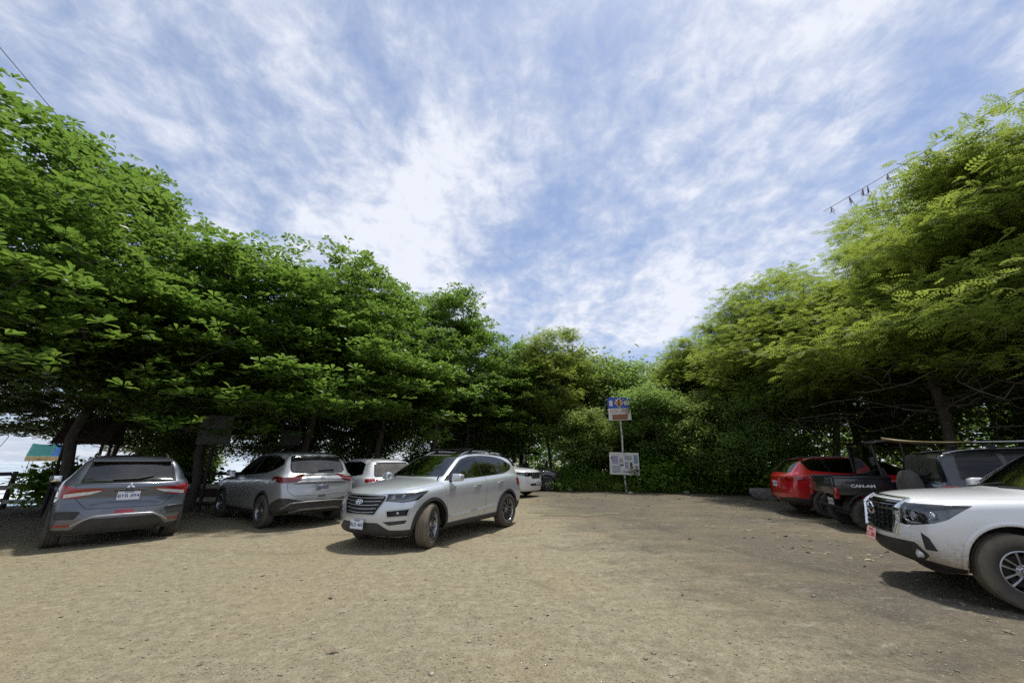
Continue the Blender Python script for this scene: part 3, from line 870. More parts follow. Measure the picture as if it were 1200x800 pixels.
# ---- dark grey crossover seen from behind -----------------------------------
def make_grey_crossover(x, y, heading):
    L = 4.36
    P = baseP(L, 1.81, 1.58, .98, 1.08, 1.15, 1.92, 3.83, 4.16, 1.12, 1.04, (1.04, 1.10), roofw=1.17,
        rprof=[(.26, .10), (.36, .0), (.52, -.015), (.62, -.01), (.70, .05), (.78, .075), (.95, .06), (1.1, .06)],
        bot=[(0, .24), (.3, .19), (.6, .20), (L - .6, .22), (L - .2, .25), (L, .27)])
    s = Car('crossover', 'dark grey crossover with slim tail lights, seen from behind under the almond trees, leftmost car', P, x, y, heading)
    s.root['label'] = 'dark grey crossover seen from behind, leftmost of the parked cars, beside the plank fence'
    s.wr = .345; M = dict(MAT); M['paint'] = PAINT['grey']; ax = (.86, 3.53)
    M['rearglass'] = glass('grey_car_rear_glass', (.36, .40, .39), .8, rough=.06, dust=.03); M['glass'] = glass('grey_car_side_glass', (.22, .25, .25), .5)
    dlo = rounded([(1.28, 1.06), (1.95, 1.45), (2.3, 1.52), (2.9, 1.535), (3.4, 1.50), (3.80, 1.40), (3.72, 1.23), (3.3, 1.15), (2.4, 1.10)], [.03, .1, .1, .1, .1, .05, .06, .1, .1], 3)
    s.windows(dlo, [(2.45, .10, .07), (3.30, .2, .05)], M)
    s.screen('front', rounded([(-.68, 1.10), (.68, 1.10), (.52, 1.53), (-.52, 1.53)], .05))
    s.screen('rear', rounded([(-.655, 1.075), (.655, 1.075), (.555, 1.495), (-.555, 1.495)], [.03, .03, .10, .10]), .035)
    for cx in ax: s.arch(cx, s.wr, .385, .04)
    s.cut('y', [(.95, .18), (3.5, .18), (3.5, .33), (.95, .31)], 'lower_cladding', s.side(ymin=.8), over=[None])
    rf = lambda c, n: c.x > L * .8 and n.x > .1
    for sg in (-1, 1):
        # tail light: long blade, wider where it wraps the flank
        s.cutw('r', [(4.02, .90, 1.045), (4.02, .90, .865), (4.28, .84, .835), (4.30, .70, .845), (4.33, .36, .965), (4.33, .42, .985), (4.28, .76, 1.00), (4.1, .89, 1.06)], sg, 'tail_light')
        q = [(.80, .845), (.42, .905), (.36, .955), (.45, .945), (.66, .925), (.80, .905)]
        s.cut('x', [(a * sg, b) for a, b in q], 'tail_light_clear', rf, over=['tail_light'])
        s.cut('x', rounded([(a * sg, b) for a, b in [(.84, .635), (.54, .62), (.60, .50), (.84, .51)]], .03), 'dark_bumper_vent', rf, over=[None])
        s.cut('x', [(a * sg, b) for a, b in [(.85, .425), (.62, .43), (.62, .395), (.85, .395)]], 'red_reflector', rf, over=[None])
    s.cut('x', rounded([(-.64, .30), (.64, .30), (.56, .395), (.44, .50), (-.44, .50), (-.56, .395)], .02), 'dark_rear_diffuser', rf, over=[None])
    s.cut('x', [(-.98, .20), (.98, .20), (.98, .36), (.6, .34), (-.6, .34), (-.98, .36)], 'dark_rear_bumper_lower', rf, over=[None])
    s.cut('x', [(-.13, .565), (.13, .565), (.12, .625), (-.12, .625)], 'red_reflector', rf, over=[None])
    s.doors([[(1.34, .33), (2.48, .34), (2.53, 1.08), (2.45, 1.56), (2.3, 1.56), (1.93, 1.48), (1.2, 1.05)], [(2.495, .34), (2.95, .35), (3.12, .6), (3.36, .78), (3.40, 1.13), (3.36, 1.50), (2.465, 1.56), (2.545, 1.08)]])
    s.panel('tailgate', 'x', rounded([(-.50, .655), (.50, .655), (.66, .83), (.70, 1.06), (-.70, 1.06), (-.66, .83)], .05), rf, over=(None, ))
    s.close(M); s.liners(ax, .385)
    for sg in (-1, 1):
        bm = bmesh.new(); s.ribbon(bm, 'r', [(sg * .62, .40), (sg * .52, .47), (sg * .38, .535), (0, .545)], .03, .0, .016, 1, 12); s.fin('diffuser_trim', bm, MAT['satin'])
        bm = bmesh.new(); s.ribbon(bm, 'r', [(sg * .82, .65), (sg * .56, .635), (sg * .50, .56)], .02, .0, .014, 1, 10); s.fin('vent_trim', bm, M['paint'])
        s.mirror(1.45, 1.06, sg, M['paint'])
    bm = bmesh.new(); s.ribbon(bm, 'r', [(-.46, .725), (-.3, .755), (.3, .755), (.46, .725)], .02, .0, .016, 1, 14); s.fin('tailgate_crease', bm, M['paint'])
    # dark flanks of the plate recess
    Mb = s.frame_at('r', 0, 1.02, 1, .004); bm = bmesh.new()
    for k in range(3):
        a = R(90 + 120 * k); c = Vector((math.cos(a), math.sin(a))) * .032; t = Vector((-c.y, c.x)) * .55
        poly_mesh(bm, [(0, 0), tuple(c + t), tuple(c * 2), tuple(c - t)], Mb, 0, .008)
    s.fin('badge', bm_shift(bm, s), MAT['chrome'])
    s.plate('r', 0, .855, [('BYR 894', .082, -.008), ('COSTA RICA', .022, .056)], MAT['plate_white'], MAT['ink_blue'], lift=.014, tilt=-4)
    bm = bmesh.new(); s.ribbon(bm, 'r', [(-.20, .95), (.20, .95)], .03, .0, .02, 1, 8); s.fin('tailgate_grip', bm, MAT['black'])
    # roof spoiler, antenna, rails
    bm = bmesh.new(); box(bm, (3.80, -.56, 1.525), (4.02, .56, 1.56), .014)
    for v in bm.verts:
        v.co.z += -.05 * (abs(v.co.y) / .56) ** 4 - (v.co.x - 3.8) * .22 + .004; v.co.x -= .06 * (abs(v.co.y) / .56) ** 3
    s.fin('rear_spoiler', bm, M['paint'])
    bm = bmesh.new(); tube(bm, [(3.55, .0, 1.58), (3.72, 0, 1.78)], [.008, .004], 6); box(bm, (3.50, -.03, 1.56), (3.60, .03, 1.60), .012); s.fin('antenna', bm, MAT['black'])
    bm = bmesh.new(); s.ribbon(bm, 'r', [(-.25, 1.12), (.1, 1.13), (.3, 1.18)], .016, .01, .012, 1, 10); s.fin('wiper', bm, MAT['black'])
    s.rails(2.1, 3.7, .50, MAT['black'], lift=.06)
    s.handle(2.2, .93, M['paint']); s.handle(3.1, .95, M['paint']); s.interior(1.15, 4.0, belt=1.03, wsx=1.5)
    # paper on the dash and things on the seats seen through the rear glass
    ws = (MAT['tyre'], MAT['rim_dark'], MAT['disc'])
    for sg in (-1, 1):
        for cx in ax: s.wheel(cx, sg, s.wr, .225, .225, (5, 'two', 0), 0, ws)
    bm = bmesh.new(); tube(bm, [(4.18, .52, .27), (4.33, .52, .26)], .03, 10); s.fin('exhaust_pipe', bm, MAT['disc'])
    return s

# ---- silver crossover with boomerang lights, seen from behind ----------------
def make_warm_crossover(x, y, heading):
    L = 4.65
    P = baseP(L, 1.84, 1.69, 1.03, 1.13, 1.22, 2.02, 4.05, 4.40, 1.17, 1.08, (1.06, 1.13), roofw=1.22,
        rprof=[(.26, .14), (.4, .03), (.52, 0), (.72, .0), (.80, .02), (.88, .06), (.98, .05), (1.1, .07)],
        bot=[(0, .26), (.3, .21), (.6, .23), (L - .6, .26), (L - .2, .34), (L, .40)])
    s = Car('crossover', 'silver crossover seen from behind, with dark angled tail lights and a black lower bumper', P, x, y, heading)
    s.wr = .355; M = dict(MAT); M['paint'] = PAINT['warm_silver']; M['redlens'] = simple('smoked_red_lens', (.10, .006, .008), .08, coat=1); ax = (.93, 3.64)
    M['rearglass'] = glass('hazy_rear_glass', (.22, .24, .24), .5, dust=.12)
    dlo = rounded([(1.34, 1.09), (2.05, 1.51), (2.4, 1.58), (3.1, 1.595), (3.6, 1.565), (4.02, 1.47), (4.13, 1.38), (3.86, 1.27), (3.5, 1.185), (2.6, 1.13)], [.03, .1, .1, .1, .1, .05, .05, .1, .1, .1], 3)
    s.windows(dlo, [(2.60, .10, .07), (3.50, .22, .05)], M)
    s.screen('front', rounded([(-.70, 1.15), (.70, 1.15), (.54, 1.61), (-.54, 1.61)], .05))
    s.screen('rear', rounded([(-.68, 1.17), (.68, 1.17), (.60, 1.575), (-.60, 1.575)], [.14, .14, .08, .08]), .04)
    for cx in ax: s.arch(cx, s.wr, .395, .05)
    s.cut('y', [(1.0, .18), (3.6, .18), (3.6, .36), (1.0, .34)], 'lower_cladding', s.side(ymin=.8), over=[None])
    rf = lambda c, n: c.x > L * .8 and n.x > .1
    for sg in (-1, 1):
        s.cutw('r', [(4.02, .92, 1.10), (4.02, .92, 1.03), (4.42, .86, .975), (4.50, .70, .985), (4.55, .50, 1.015), (4.50, .44, 1.155), (4.47, .52, 1.16), (4.47, .62, 1.10), (4.40, .80, 1.09), (4.2, .91, 1.12)], sg, 'tail_light')
    # black lower bumper rising at the corners
        s.cutw('r', [(4.00, .92, .30), (4.00, .92, .36), (4.15, .92, .56), (4.45, .88, .665), (4.55, .72, .655), (4.6, .45, .60), (4.62, .1, .60), (4.62, .0, .28), (4.6, -.1, .28)], sg, 'dark_rear_bumper_lower')
    s.cut('x', [(-.16, .28), (.16, .28), (.16, .60), (-.16, .60)], 'dark_rear_bumper_lower', rf, over=[None])
    s.doors([[(1.40, .36), (2.62, .37), (2.69, 1.12), (2.58, 1.62), (2.4, 1.62), (2.02, 1.55), (1.26, 1.09)], [(2.635, .37), (3.08, .38), (3.24, .62), (3.50, .80), (3.56, 1.16), (3.55, 1.58), (2.595, 1.62), (2.705, 1.12)]])
    s.panel('tailgate', 'x', rounded([(-.62, .70), (.62, .70), (.74, .80), (.76, 1.14), (-.76, 1.14), (-.74, .80)], .05), rf)
    s.close(M); s.liners(ax, .395)
    for sg in (-1, 1):
        bm = bmesh.new(); s.ribbon(bm, 'r', [(sg * .80, .44), (sg * .66, .545), (sg * .3, .565), (0, .565)], .035, .0, .018, 1, 14); s.fin('bumper_trim', bm, MAT['dull_trim'])
        s.mirror(1.55, 1.10, sg, M['paint'])
        bm = bmesh.new(); s.ribbon(bm, 'r', [(sg * .55, .985), (sg * .42, 1.0), (0, 1.0)], .022, .0, .014, 1, 10); s.fin('tailgate_crease', bm, M['paint'])
    bm = bmesh.new(); s.ribbon(bm, 'r', [(-.60, .355), (-.4, .41), (.4, .41), (.60, .355)], .05, .0, .02, 1, 14); s.fin('skid_plate', bm, MAT['dull_trim'])
    Mb = s.frame_at('r', 0, 1.08, 1, .004); bm = bmesh.new(); ring_mesh(bm, .046, .046, .009, Mb, .008); poly_mesh(bm, [(-.056, -.009), (.056, -.009), (.056, .009), (-.056, .009)], Mb, 0, .010)
    s.fin('badge', bm_shift(bm, s), MAT['chrome'])
    bm = bmesh.new(); s.ribbon(bm, 'r', [(-.62, .955), (.62, .955)], .012, .0, .008, 1, 14); s.fin('plate_light_strip', bm, MAT['black'])
    s.plate('r', 0, .855, [('AJC 217', .075, -.004)], MAT['satin'], MAT['ink_blue'], lift=.006, tilt=-3, h=.12)
    bm = bmesh.new(); s.ribbon(bm, 'r', [(-.08, .68), (.08, .68)], .03, .0, .012, 1, 6); s.fin('tow_hook_cover', bm, MAT['black'])
    bm = bmesh.new(); box(bm, (4.0, -.60, 1.595), (4.26, .60, 1.63), .014)
    for v in bm.verts: v.co.z += -.06 * (abs(v.co.y) / .6) ** 4 - (v.co.x - 4.0) * .2 + .004; v.co.x -= .07 * (abs(v.co.y) / .6) ** 3
    s.fin('rear_spoiler', bm, MAT['gloss'])
    bm = bmesh.new(); s.ribbon(bm, 'r', [(-.02, 1.235), (.25, 1.245), (.36, 1.24)], .03, .01, .014, 1, 10); s.fin('wiper', bm, MAT['black'])
    s.handle(2.35, .97, MAT['chrome']); s.handle(3.30, 1.0, MAT['chrome']); s.interior(1.2, 4.2, belt=1.06, wsx=1.6)
    s.rails(2.2, 3.8, .53, MAT['black'], lift=.02)
    ws = (MAT['tyre'], MAT['rim_dark'], MAT['disc'])
    for sg in (-1, 1):
        for cx in ax: s.wheel(cx, sg, s.wr, .225, .235, (5, 'two', 0), 0, ws)
    return s

# ---- small white hatchback ---------------------------------------------------
def make_hatchback(x, y, heading):
    L = 3.95
    P = baseP(L, 1.70, 1.53, .92, 1.02, 1.05, 1.75, 3.45, 3.78, 1.02, .97, (.98, 1.03), roofw=1.10)
    s = Car('hatchback', 'small white hatchback half hidden between the two silver crossovers', P, x, y, heading)
    s.wr = .31; M = dict(MAT); M['paint'] = PAINT['white']; M['rearglass'] = glass('dusty_rear_glass', (.3, .3, .28), .6, dust=.25); M['glass'] = MAT['glass_clear']; ax = (.80, 3.28)
    dlo = rounded([(1.12, 1.0), (1.78, 1.38), (2.1, 1.44), (2.8, 1.44), (3.20, 1.38), (3.34, 1.10), (3.0, 1.06), (2.2, 1.04)], [.03, .1, .1, .08, .05, .05, .1, .1], 3)
    s.windows(dlo, [(2.25, .08, .07)], M)
    s.screen('front', rounded([(-.62, 1.04), (.62, 1.04), (.48, 1.45), (-.48, 1.45)], .05))
    s.screen('rear', rounded([(-.62, 1.04), (.62, 1.04), (.52, 1.42), (-.52, 1.42)], .07), .03)
    for cx in ax: s.arch(cx, s.wr, .345, 0)
    rf = lambda c, n: c.x > L * .8 and n.x > .1
    for sg in (-1, 1):
        s.cutw('r', [(3.62, .83, 1.0), (3.62, .83, .93), (3.80, .78, .86), (3.88, .62, .87), (3.88, .48, .95), (3.84, .60, 1.0)], sg, 'tail_light')
    s.cut('x', [(-.9, .2), (.9, .2), (.9, .40), (-.9, .40)], 'dark_rear_bumper_lower', rf, over=[None])
    s.doors([[(1.2, .32), (2.27, .32), (2.31, 1.03), (2.24, 1.48), (2.1, 1.48), (1.74, 1.41), (1.06, 1.0)], [(2.285, .32), (2.75, .33), (2.9, .6), (3.12, .75), (3.16, 1.05), (3.12, 1.42), (2.255, 1.48), (2.325, 1.03)]])
    s.panel('tailgate', 'x', rounded([(-.52, .62), (.52, .62), (.66, .80), (.68, 1.02), (-.68, 1.02), (-.66, .80)], .05), rf)
    s.close(M); s.liners(ax, .345); s.handle(2.0, .88, M['paint']); s.handle(2.95, .90, M['paint']); s.interior(1.05, 3.6, belt=.99, wsx=1.4)
    for sg in (-1, 1): s.mirror(1.33, 1.01, sg, M['paint'])
    s.rails(1.95, 3.1, .46, PAINT['white'], lift=.012)
    s.plate('r', 0, .76, [('MTS 305', .075, 0)], MAT['plate_white'], MAT['ink_blue'])
    ws = (MAT['tyre'], MAT['rim_silver'], MAT['disc'])
    for sg in (-1, 1):
        for cx in ax: s.wheel(cx, sg, s.wr, .19, .20, (5, 'two', 0), 0, ws)
    return s

# ---- tall white four wheel drive, seen from the front ------------------------
def make_white_suv(x, y, heading):
    L = 4.78
    P = baseP(L, 1.88, 1.86, 1.10, 1.22, 1.30, 1.98, 4.40, 4.66, 1.20, 1.12, (1.15, 1.18), roofw=1.30,
        bow=[(0, .16), (.07, .15), (.22, .12), (.45, .07), (.75, .04), (1.1, .05), (1.30, .12), (1.98, .07), (2.4, 0), (4.3, 0), (4.78, -.08)])
    s = Car('suv', 'tall white four wheel drive with a dark grille, parked behind the silver crossover', P, x, y, heading)
    s.wr = .38; M = dict(MAT); M['paint'] = PAINT['white']; ax = (.95, 3.74)
    dlo = rounded([(1.42, 1.20), (2.0, 1.68), (2.3, 1.745), (3.6, 1.75), (4.30, 1.70), (4.40, 1.24), (3.4, 1.21)], .06, 3)
    s.windows(dlo, [(2.65, .06, .07), (3.6, .1, .07)], M)
    s.screen('front', rounded([(-.74, 1.235), (.74, 1.235), (.60, 1.77), (-.60, 1.77)], .05))
    s.screen('rear', rounded([(-.66, 1.25), (.66, 1.25), (.56, 1.70), (-.56, 1.70)], .07), .03)
    for cx in ax: s.arch(cx, s.wr, .43, 0)
    ff = lambda c, n: c.x < .6 and n.x < -.05
    gp = rounded([(-.48, 1.0), (.48, 1.0), (.52, .92), (.40, .74), (-.40, .74), (-.52, .92)], .03)
    s.cut('x', gp, 'silver_grille_surround', ff); s.cut('x', shrink(gp, .03), 'grille', ff, over=['silver_grille_surround'])
    s.cut('x', rounded([(-.55, .56), (.55, .56), (.5, .46), (-.5, .46)], .02), 'dark_bumper_intake', ff, over=[None])
    for sg in (-1, 1): s.cutw('f', [(.05, .54, 1.0), (.05, .50, .86), (.10, .70, .83), (.45, .93, .90), (.55, .93, 1.0), (.2, .8, 1.02)], sg, 'headlight')
    s.doors([[(1.5, .42), (2.68, .42), (2.70, 1.2), (2.66, 1.78), (2.3, 1.78), (1.98, 1.72), (1.36, 1.2)]])
    s.panel('hood', 'z', [(.10, -.60), (.10, .60), (.85, .80), (1.25, .80), (1.2, 0), (1.25, -.80), (.85, -.80)], lambda c, n: n.z > .3 and c.z > .8)
    s.close(M); s.liners(ax, .43)
    for i in range(5):
        y0 = -.32 + .16 * i; bm = bmesh.new(); s.ribbon(bm, 'f', [(y0, .765), (y0, .975)], .05, -.02, .016, 1, 4); s.fin('grille_bar', bm, MAT['chrome'])
    for sg in (-1, 1): s.mirror(1.62, 1.22, sg, M['paint'], big=1.1)
    s.lampset([(.66, .93, 1, .05), (-.66, .93, -1, .05)]); s.interior(1.3, 4.5, zs=.8, belt=1.15, wsx=1.62)
    s.plate('f', 0, .58, [('BFL 072', .08, 0)], MAT['plate_white'], MAT['ink_blue'], lift=.03)
    s.rails(2.3, 4.2, .58, MAT['satin'], lift=.05)
    ws = (MAT['tyre'], MAT['rim_silver'], MAT['disc'])
    for sg in (-1, 1):
        for cx in ax: s.wheel(cx, sg, s.wr, .255, .23, (6, 'one', 0), 0, ws)
    return s

# ---- red crossover ------------------------------------------------------------
def make_red_crossover(x, y, heading):
    L = 4.55
    P = baseP(L, 1.85, 1.57, 1.0, 1.10, 1.2, 1.98, 3.98, 4.36, 1.13, 1.05, (1.05, 1.12), roofw=1.2)
    s = Car('crossover', 'bright red crossover at the far end of the right hand row, beside the boulder', P, x, y, heading)
    s.root['label'] = 'bright red crossover with a sloping rear window, parked beside the boulder'
    s.wr = .36; M = dict(MAT); M['paint'] = PAINT['red']; ax = (.90, 3.62)
    dlo = rounded([(1.32, 1.07), (2.0, 1.48), (2.35, 1.55), (3.0, 1.57), (3.6, 1.53), (4.02, 1.44), (3.90, 1.20), (3.4, 1.15), (2.5, 1.10)], [.03, .1, .1, .1, .1, .05, .06, .1, .1], 3)
    s.windows(dlo, [(2.50, .10, .07), (3.36, .2, .06)], M)
    s.screen('front', rounded([(-.70, 1.12), (.70, 1.12), (.54, 1.58), (-.54, 1.58)], .05))
    s.screen('rear', rounded([(-.66, 1.13), (.66, 1.13), (.56, 1.54), (-.56, 1.54)], .07), .03)
    for cx in ax: s.arch(cx, s.wr, .40, .05)
    rf = lambda c, n: c.x > L * .8 and n.x > .1
    s.cut('y', [(1.0, .18), (3.6, .18), (3.6, .36), (1.0, .34)], 'lower_cladding', s.side(ymin=.8), over=[None])
    for sg in (-1, 1):
        s.cutw('r', [(4.0, .92, 1.02), (4.0, .92, .96), (4.35, .86, .90), (4.45, .66, .92), (4.48, .40, .97), (4.48, .40, 1.02), (4.35, .8, 1.04)], sg, 'tail_light')
        s.cutw('r', [(4.00, .92, .30), (4.00, .92, .36), (4.15, .92, .46), (4.45, .88, .50), (4.6, .45, .46), (4.62, -.1, .46), (4.62, -.1, .28)], sg, 'dark_rear_bumper_lower')
        s.mirror(1.5, 1.08, sg, M['paint'])
    s.doors([[(1.40, .36), (2.52, .37), (2.59, 1.09), (2.48, 1.60), (2.3, 1.60), (1.98, 1.53), (1.24, 1.06)], [(2.535, .37), (2.98, .38), (3.14, .62), (3.40, .80), (3.46, 1.13), (3.44, 1.56), (2.495, 1.60), (2.605, 1.09)]])
    s.panel('tailgate', 'x', rounded([(-.62, .62), (.62, .62), (.72, .80), (.74, 1.08), (-.74, 1.08), (-.72, .80)], .05), rf)
    s.close(M); s.liners(ax, .40); s.handle(2.25, .95, M['paint']); s.handle(3.18, .98, M['paint']); s.interior(1.2, 4.1, belt=1.05, wsx=1.55)
    s.rails(2.2, 3.8, .50, MAT['satin']); s.plate('r', 0, .82, [('CRB 518', .075, 0)], MAT['plate_white'], MAT['ink_blue'])
    ws = (MAT['tyre'], MAT['rim_dark'], MAT['disc'])
    for sg in (-1, 1):
        for cx in ax: s.wheel(cx, sg, s.wr, .225, .24, (5, 'two', 0), 0, ws)
    return s

# ---- boxy dark SUV with a spare wheel on its door -------------------------------
def make_boxy_suv(x, y, heading):
    L = 4.3
    P = baseP(L, 1.76, 1.67, 1.05, 1.14, 1.2, 1.75, 4.06, 4.18, 1.10, 1.06, (1.06, 1.08), roofw=1.30,
        bow=[(0, .16), (.2, .14), (.5, .07), (1.0, .05), (1.2, .1), (1.75, .06), (2.1, 0), (4.0, 0), (4.3, -.05)],
        rprof=[(.3, .10), (.45, 0), (.8, .0), (1.0, .02), (1.1, .03)])
    s = Car('suv', 'boxy dark navy off-roader with a covered spare wheel and dusty rear window', P, x, y, heading)
    s.wr = .355; M = dict(MAT); M['paint'] = PAINT['navy']; ax = (.88, 3.46); M['rearglass'] = glass('very_dusty_rear_glass', (.25, .25, .23), .5, dust=.55, dustcol=(.10, .098, .085))
    dlo = rounded([(1.30, 1.09), (1.78, 1.53), (2.05, 1.60), (3.3, 1.61), (3.92, 1.57), (3.98, 1.13), (2.6, 1.10)], .06, 3); M['glass'] = glass('black_tint', (.03, .03, .03), .3, refl=.25)
    s.windows(dlo, [(2.42, .04, .07), (3.3, .06, .07)], M)
    s.screen('front', rounded([(-.66, 1.16), (.66, 1.16), (.58, 1.65), (-.58, 1.65)], .05))
    s.screen('rear', rounded([(-.66, 1.13), (.66, 1.13), (.58, 1.61), (-.58, 1.61)], .07), .03)
    for cx in ax: s.arch(cx, s.wr, .40, .06)
    rf = lambda c, n: c.x > L * .8 and n.x > .1
    s.cut('x', [(-.9, .2), (.9, .2), (.9, .48), (-.9, .48)], 'dark_rear_bumper_lower', rf, over=[None])
    for sg in (-1, 1): s.cutw('r', [(4.08, .87, 1.05), (4.08, .87, .72), (4.26, .80, .72), (4.26, .80, 1.05)], sg, 'tail_light'); s.mirror(1.45, 1.12, sg, M['paint'])
    s.doors([[(1.36, .36), (2.44, .36), (2.46, 1.09), (2.42, 1.68), (2.1, 1.68), (1.74, 1.61), (1.24, 1.09)], [(2.455, .36), (2.85, .37), (3.0, .62), (3.3, .78), (3.34, 1.1), (3.32, 1.67), (2.435, 1.68), (2.475, 1.09)]])
    s.panel('tailgate', 'x', rounded([(-.70, .52), (.70, .52), (.74, .80), (.73, 1.08), (-.73, 1.08), (-.74, .80)], .04), rf)
    s.close(M); s.liners(ax, .40); s.handle(2.2, .95, M['paint']); s.handle(3.1, .96, M['paint']); s.interior(1.15, 4.0, belt=1.06, wsx=1.5)
    s.rails(1.95, 3.95, .56, MAT['satin'], lift=.03, w=.045, cross=(2.45, 3.35))
    Mt = Matrix.Translation((4.36, .0, .93)) @ Matrix.Rotation(R(-90), 4, 'Z')
    bm = bmesh.new(); lathe(bm, [(.001, .10), (.20, .095), (.30, .085), (.345, .06), (.355, .02), (.355, -.07), (.33, -.10), (.001, -.10)], 40, Mt)
    s.fin('spare_wheel_cover', bm, simple('dusty_cover', (.065, .063, .055), .85, vary=.3, bmp=.2, bscale=60))
    bm = bmesh.new(); s.ribbon(bm, 'r', [(-.05, 1.18), (.3, 1.2), (.42, 1.26)], .022, .01, .014, 1, 8); s.fin('wiper', bm, MAT['black'])
    ws = (MAT['tyre'], MAT['rim_silver'], MAT['disc'])
    for sg in (-1, 1):
        for cx in ax: s.wheel(cx, sg, s.wr, .215, .21, (6, 'one', 0), 0, ws)
    return s

# ---- white pickup ---------------------------------------------------------------
def make_pickup(x, y, heading):
    L = 5.26; bedx = 3.55
    P = baseP(L, 1.86, 1.80, 1.13, 1.215, 1.38, 2.12, 3.42, 3.60, 1.14, 1.12, (1.13, 1.15), roofw=1.26,
        xs=[0, .07, .20, .42, .72, 1.12, 1.38, 1.50, 1.78, 2.0, 2.14, 2.45, 2.8, 3.2, 3.40, 3.46, 3.53, 3.60, 3.68, 4.2, 4.8, 5.15, 5.22, 5.26],
        top=[(0, .98), (.05, 1.05), (.12, 1.10), (.3, 1.145), (.72, 1.185), (1.38, 1.225), (2.12, 1.725), (2.45, 1.79), (2.8, 1.80), (3.2, 1.785), (3.42, 1.75), (3.46, 1.72), (3.55, 1.19), (3.62, 1.15), (5.26, 1.13)],
        beltline=[(0, .93), (.1, .98), (.5, 1.07), (1.38, 1.125), (2.1, 1.13), (3.5, 1.14), (5.26, 1.10)],
        mid=[(0, .66), (.9, .88), (L, .88)],
        bot=[(0, .38), (.12, .31), (.3, .27), (.6, .28), (1.6, .36), (L, .44)],
        w=[(0, .84), (.07, .90), (.20, .945), (.45, .98), (.9, 1), (L, .99)],
        bow=[(0, .22), (.07, .21), (.22, .18), (.45, .10), (.75, .05), (1.12, .08), (1.38, .16), (2.12, .10), (2.6, 0), (L, 0)],
        fprof=[(.27, .22), (.38, .10), (.5, .03), (.58, -.01), (.66, 0), (.74, .035), (.9, .045), (1.0, .06), (1.1, .13)], rprof=[(.4, 0), (1.1, 0)],
        fw={0: 1, 1: .9, 2: .5, 3: .15}, beltw=.945)
    s = Car('pickup_truck', 'white pickup truck with mud on its bumper and a pink license plate', P, x, y, heading, cat='pickup truck')
    s.wr = .385; M = dict(MAT); M['paint'] = PAINT['white_mud']; ax = (.97, 4.12)
    dlo = rounded([(1.52, 1.16), (2.10, 1.62), (2.4, 1.69), (3.1, 1.70), (3.36, 1.66), (3.40, 1.20)], .06, 3)
    s.windows(dlo, [(2.62, .06, .07)], M)
    s.screen('front', rounded([(-.75, 1.235), (.75, 1.235), (.58, 1.715), (-.58, 1.715)], .05), .02)
    s.screen('rear', rounded([(-.62, 1.25), (.62, 1.25), (.54, 1.66), (-.54, 1.66)], .07), .03)
    for cx in ax: s.arch(cx, s.wr + .02, .455, 0)
    ff = lambda c, n: c.x < .6 and n.x < -.05
    gp = rounded([(-.50, 1.065), (.50, 1.065), (.47, .70), (.42, .655), (-.42, .655), (-.47, .70)], [.03, .03, .02, .03, .03, .02])
    s.cut('x', gp, 'gloss_grille_frame', ff); s.cut('x', shrink(gp, .03), 'grille', ff, over=['gloss_grille_frame'])
    for sg in (-1, 1):
        s.cutw('f', [(.05, .57, 1.045), (.05, .535, .80), (.10, .70, .785), (.30, .88, .84), (.40, .93, .89), (.66, .93, 1.055), (.3, .88, 1.05)], sg, 'headlight')
        s.cutw('f', [(.13, .83, .73), (.20, .87, .67), (.24, .89, .53), (.14, .82, .53)], sg, 'dark_fog_light_trim')
    s.cut('x', rounded([(-.66, .60), (.66, .60), (.74, .47), (.60, .38), (-.60, .38), (-.74, .47)], .03), 'dark_front_bumper_lower', ff, over=[None])
    s.cut('x', [(-1, .2), (1, .2), (1, .33), (.7, .40), (-.7, .40), (-1, .33)], 'dark_front_bumper_lower', lambda c, n: c.x < .5 and n.x < -.02, over=[None])
    s.doors([[(1.56, .44), (2.66, .45), (2.70, 1.14), (2.64, 1.73), (2.4, 1.73), (2.08, 1.66), (1.50, 1.14)], [(2.68, .45), (3.45, .46), (3.47, 1.16), (3.43, 1.71), (2.655, 1.73), (2.715, 1.14)]])
    s.panel('hood', 'z', [(.15, -.52), (.15, .52), (.35, .66), (1.0, .79), (1.42, .81), (1.34, 0), (1.42, -.81), (1.0, -.79), (.35, -.66)], lambda c, n: n.z > .3 and c.z > .95 and c.x < 1.5)
    # load bed: cut the opening in the deck
    s.cut('z', [(3.68, -.74), (3.68, .74), (5.18, .74), (5.18, -.74)], 'hole', lambda c, n: n.z > .5 and c.x > 3.6 and c.z > .9)
    s.close(M); s.liners(ax, .455)
    bm = bmesh.new(); v = box(bm, (3.66, -.76, .62), (5.20, .76, 1.12)); bmesh.ops.delete(bm, geom=[f for f in bm.faces if f.calc_center_median().z > 1.11], context='FACES_ONLY'); s.fin('load_bed', bm, MAT['plastic'])
    # grille: dark V frame, mesh bars, badge, chrome side bars
    for i in range(6):
        z = 1.01 - i * .062; hw = .45 - i * .004
        bm = bmesh.new(); s.ribbon(bm, 'f', [(-hw, z), (hw, z)], .018, -.02, .014, 1, 16); s.fin('grille_bar', bm, MAT['gloss'])
    for i in range(9):
        y0 = -.40 + i * .1; bm = bmesh.new(); s.ribbon(bm, 'f', [(y0, .69), (y0, 1.03)], .012, -.024, .012, 1, 6); s.fin('grille_divider', bm, MAT['black'])
    for sg in (-1, 1):
        bm = bmesh.new(); s.ribbon(bm, 'f', [(sg * .505, 1.075), (sg * .50, .95), (sg * .475, .80), (sg * .44, .665)], lambda t: .045 + .055 * math.sin(min(1, t * 1.3) * math.pi * .8), .004, .022, 1, 12); s.fin('grille_side_bar', bm, MAT['chrome'])
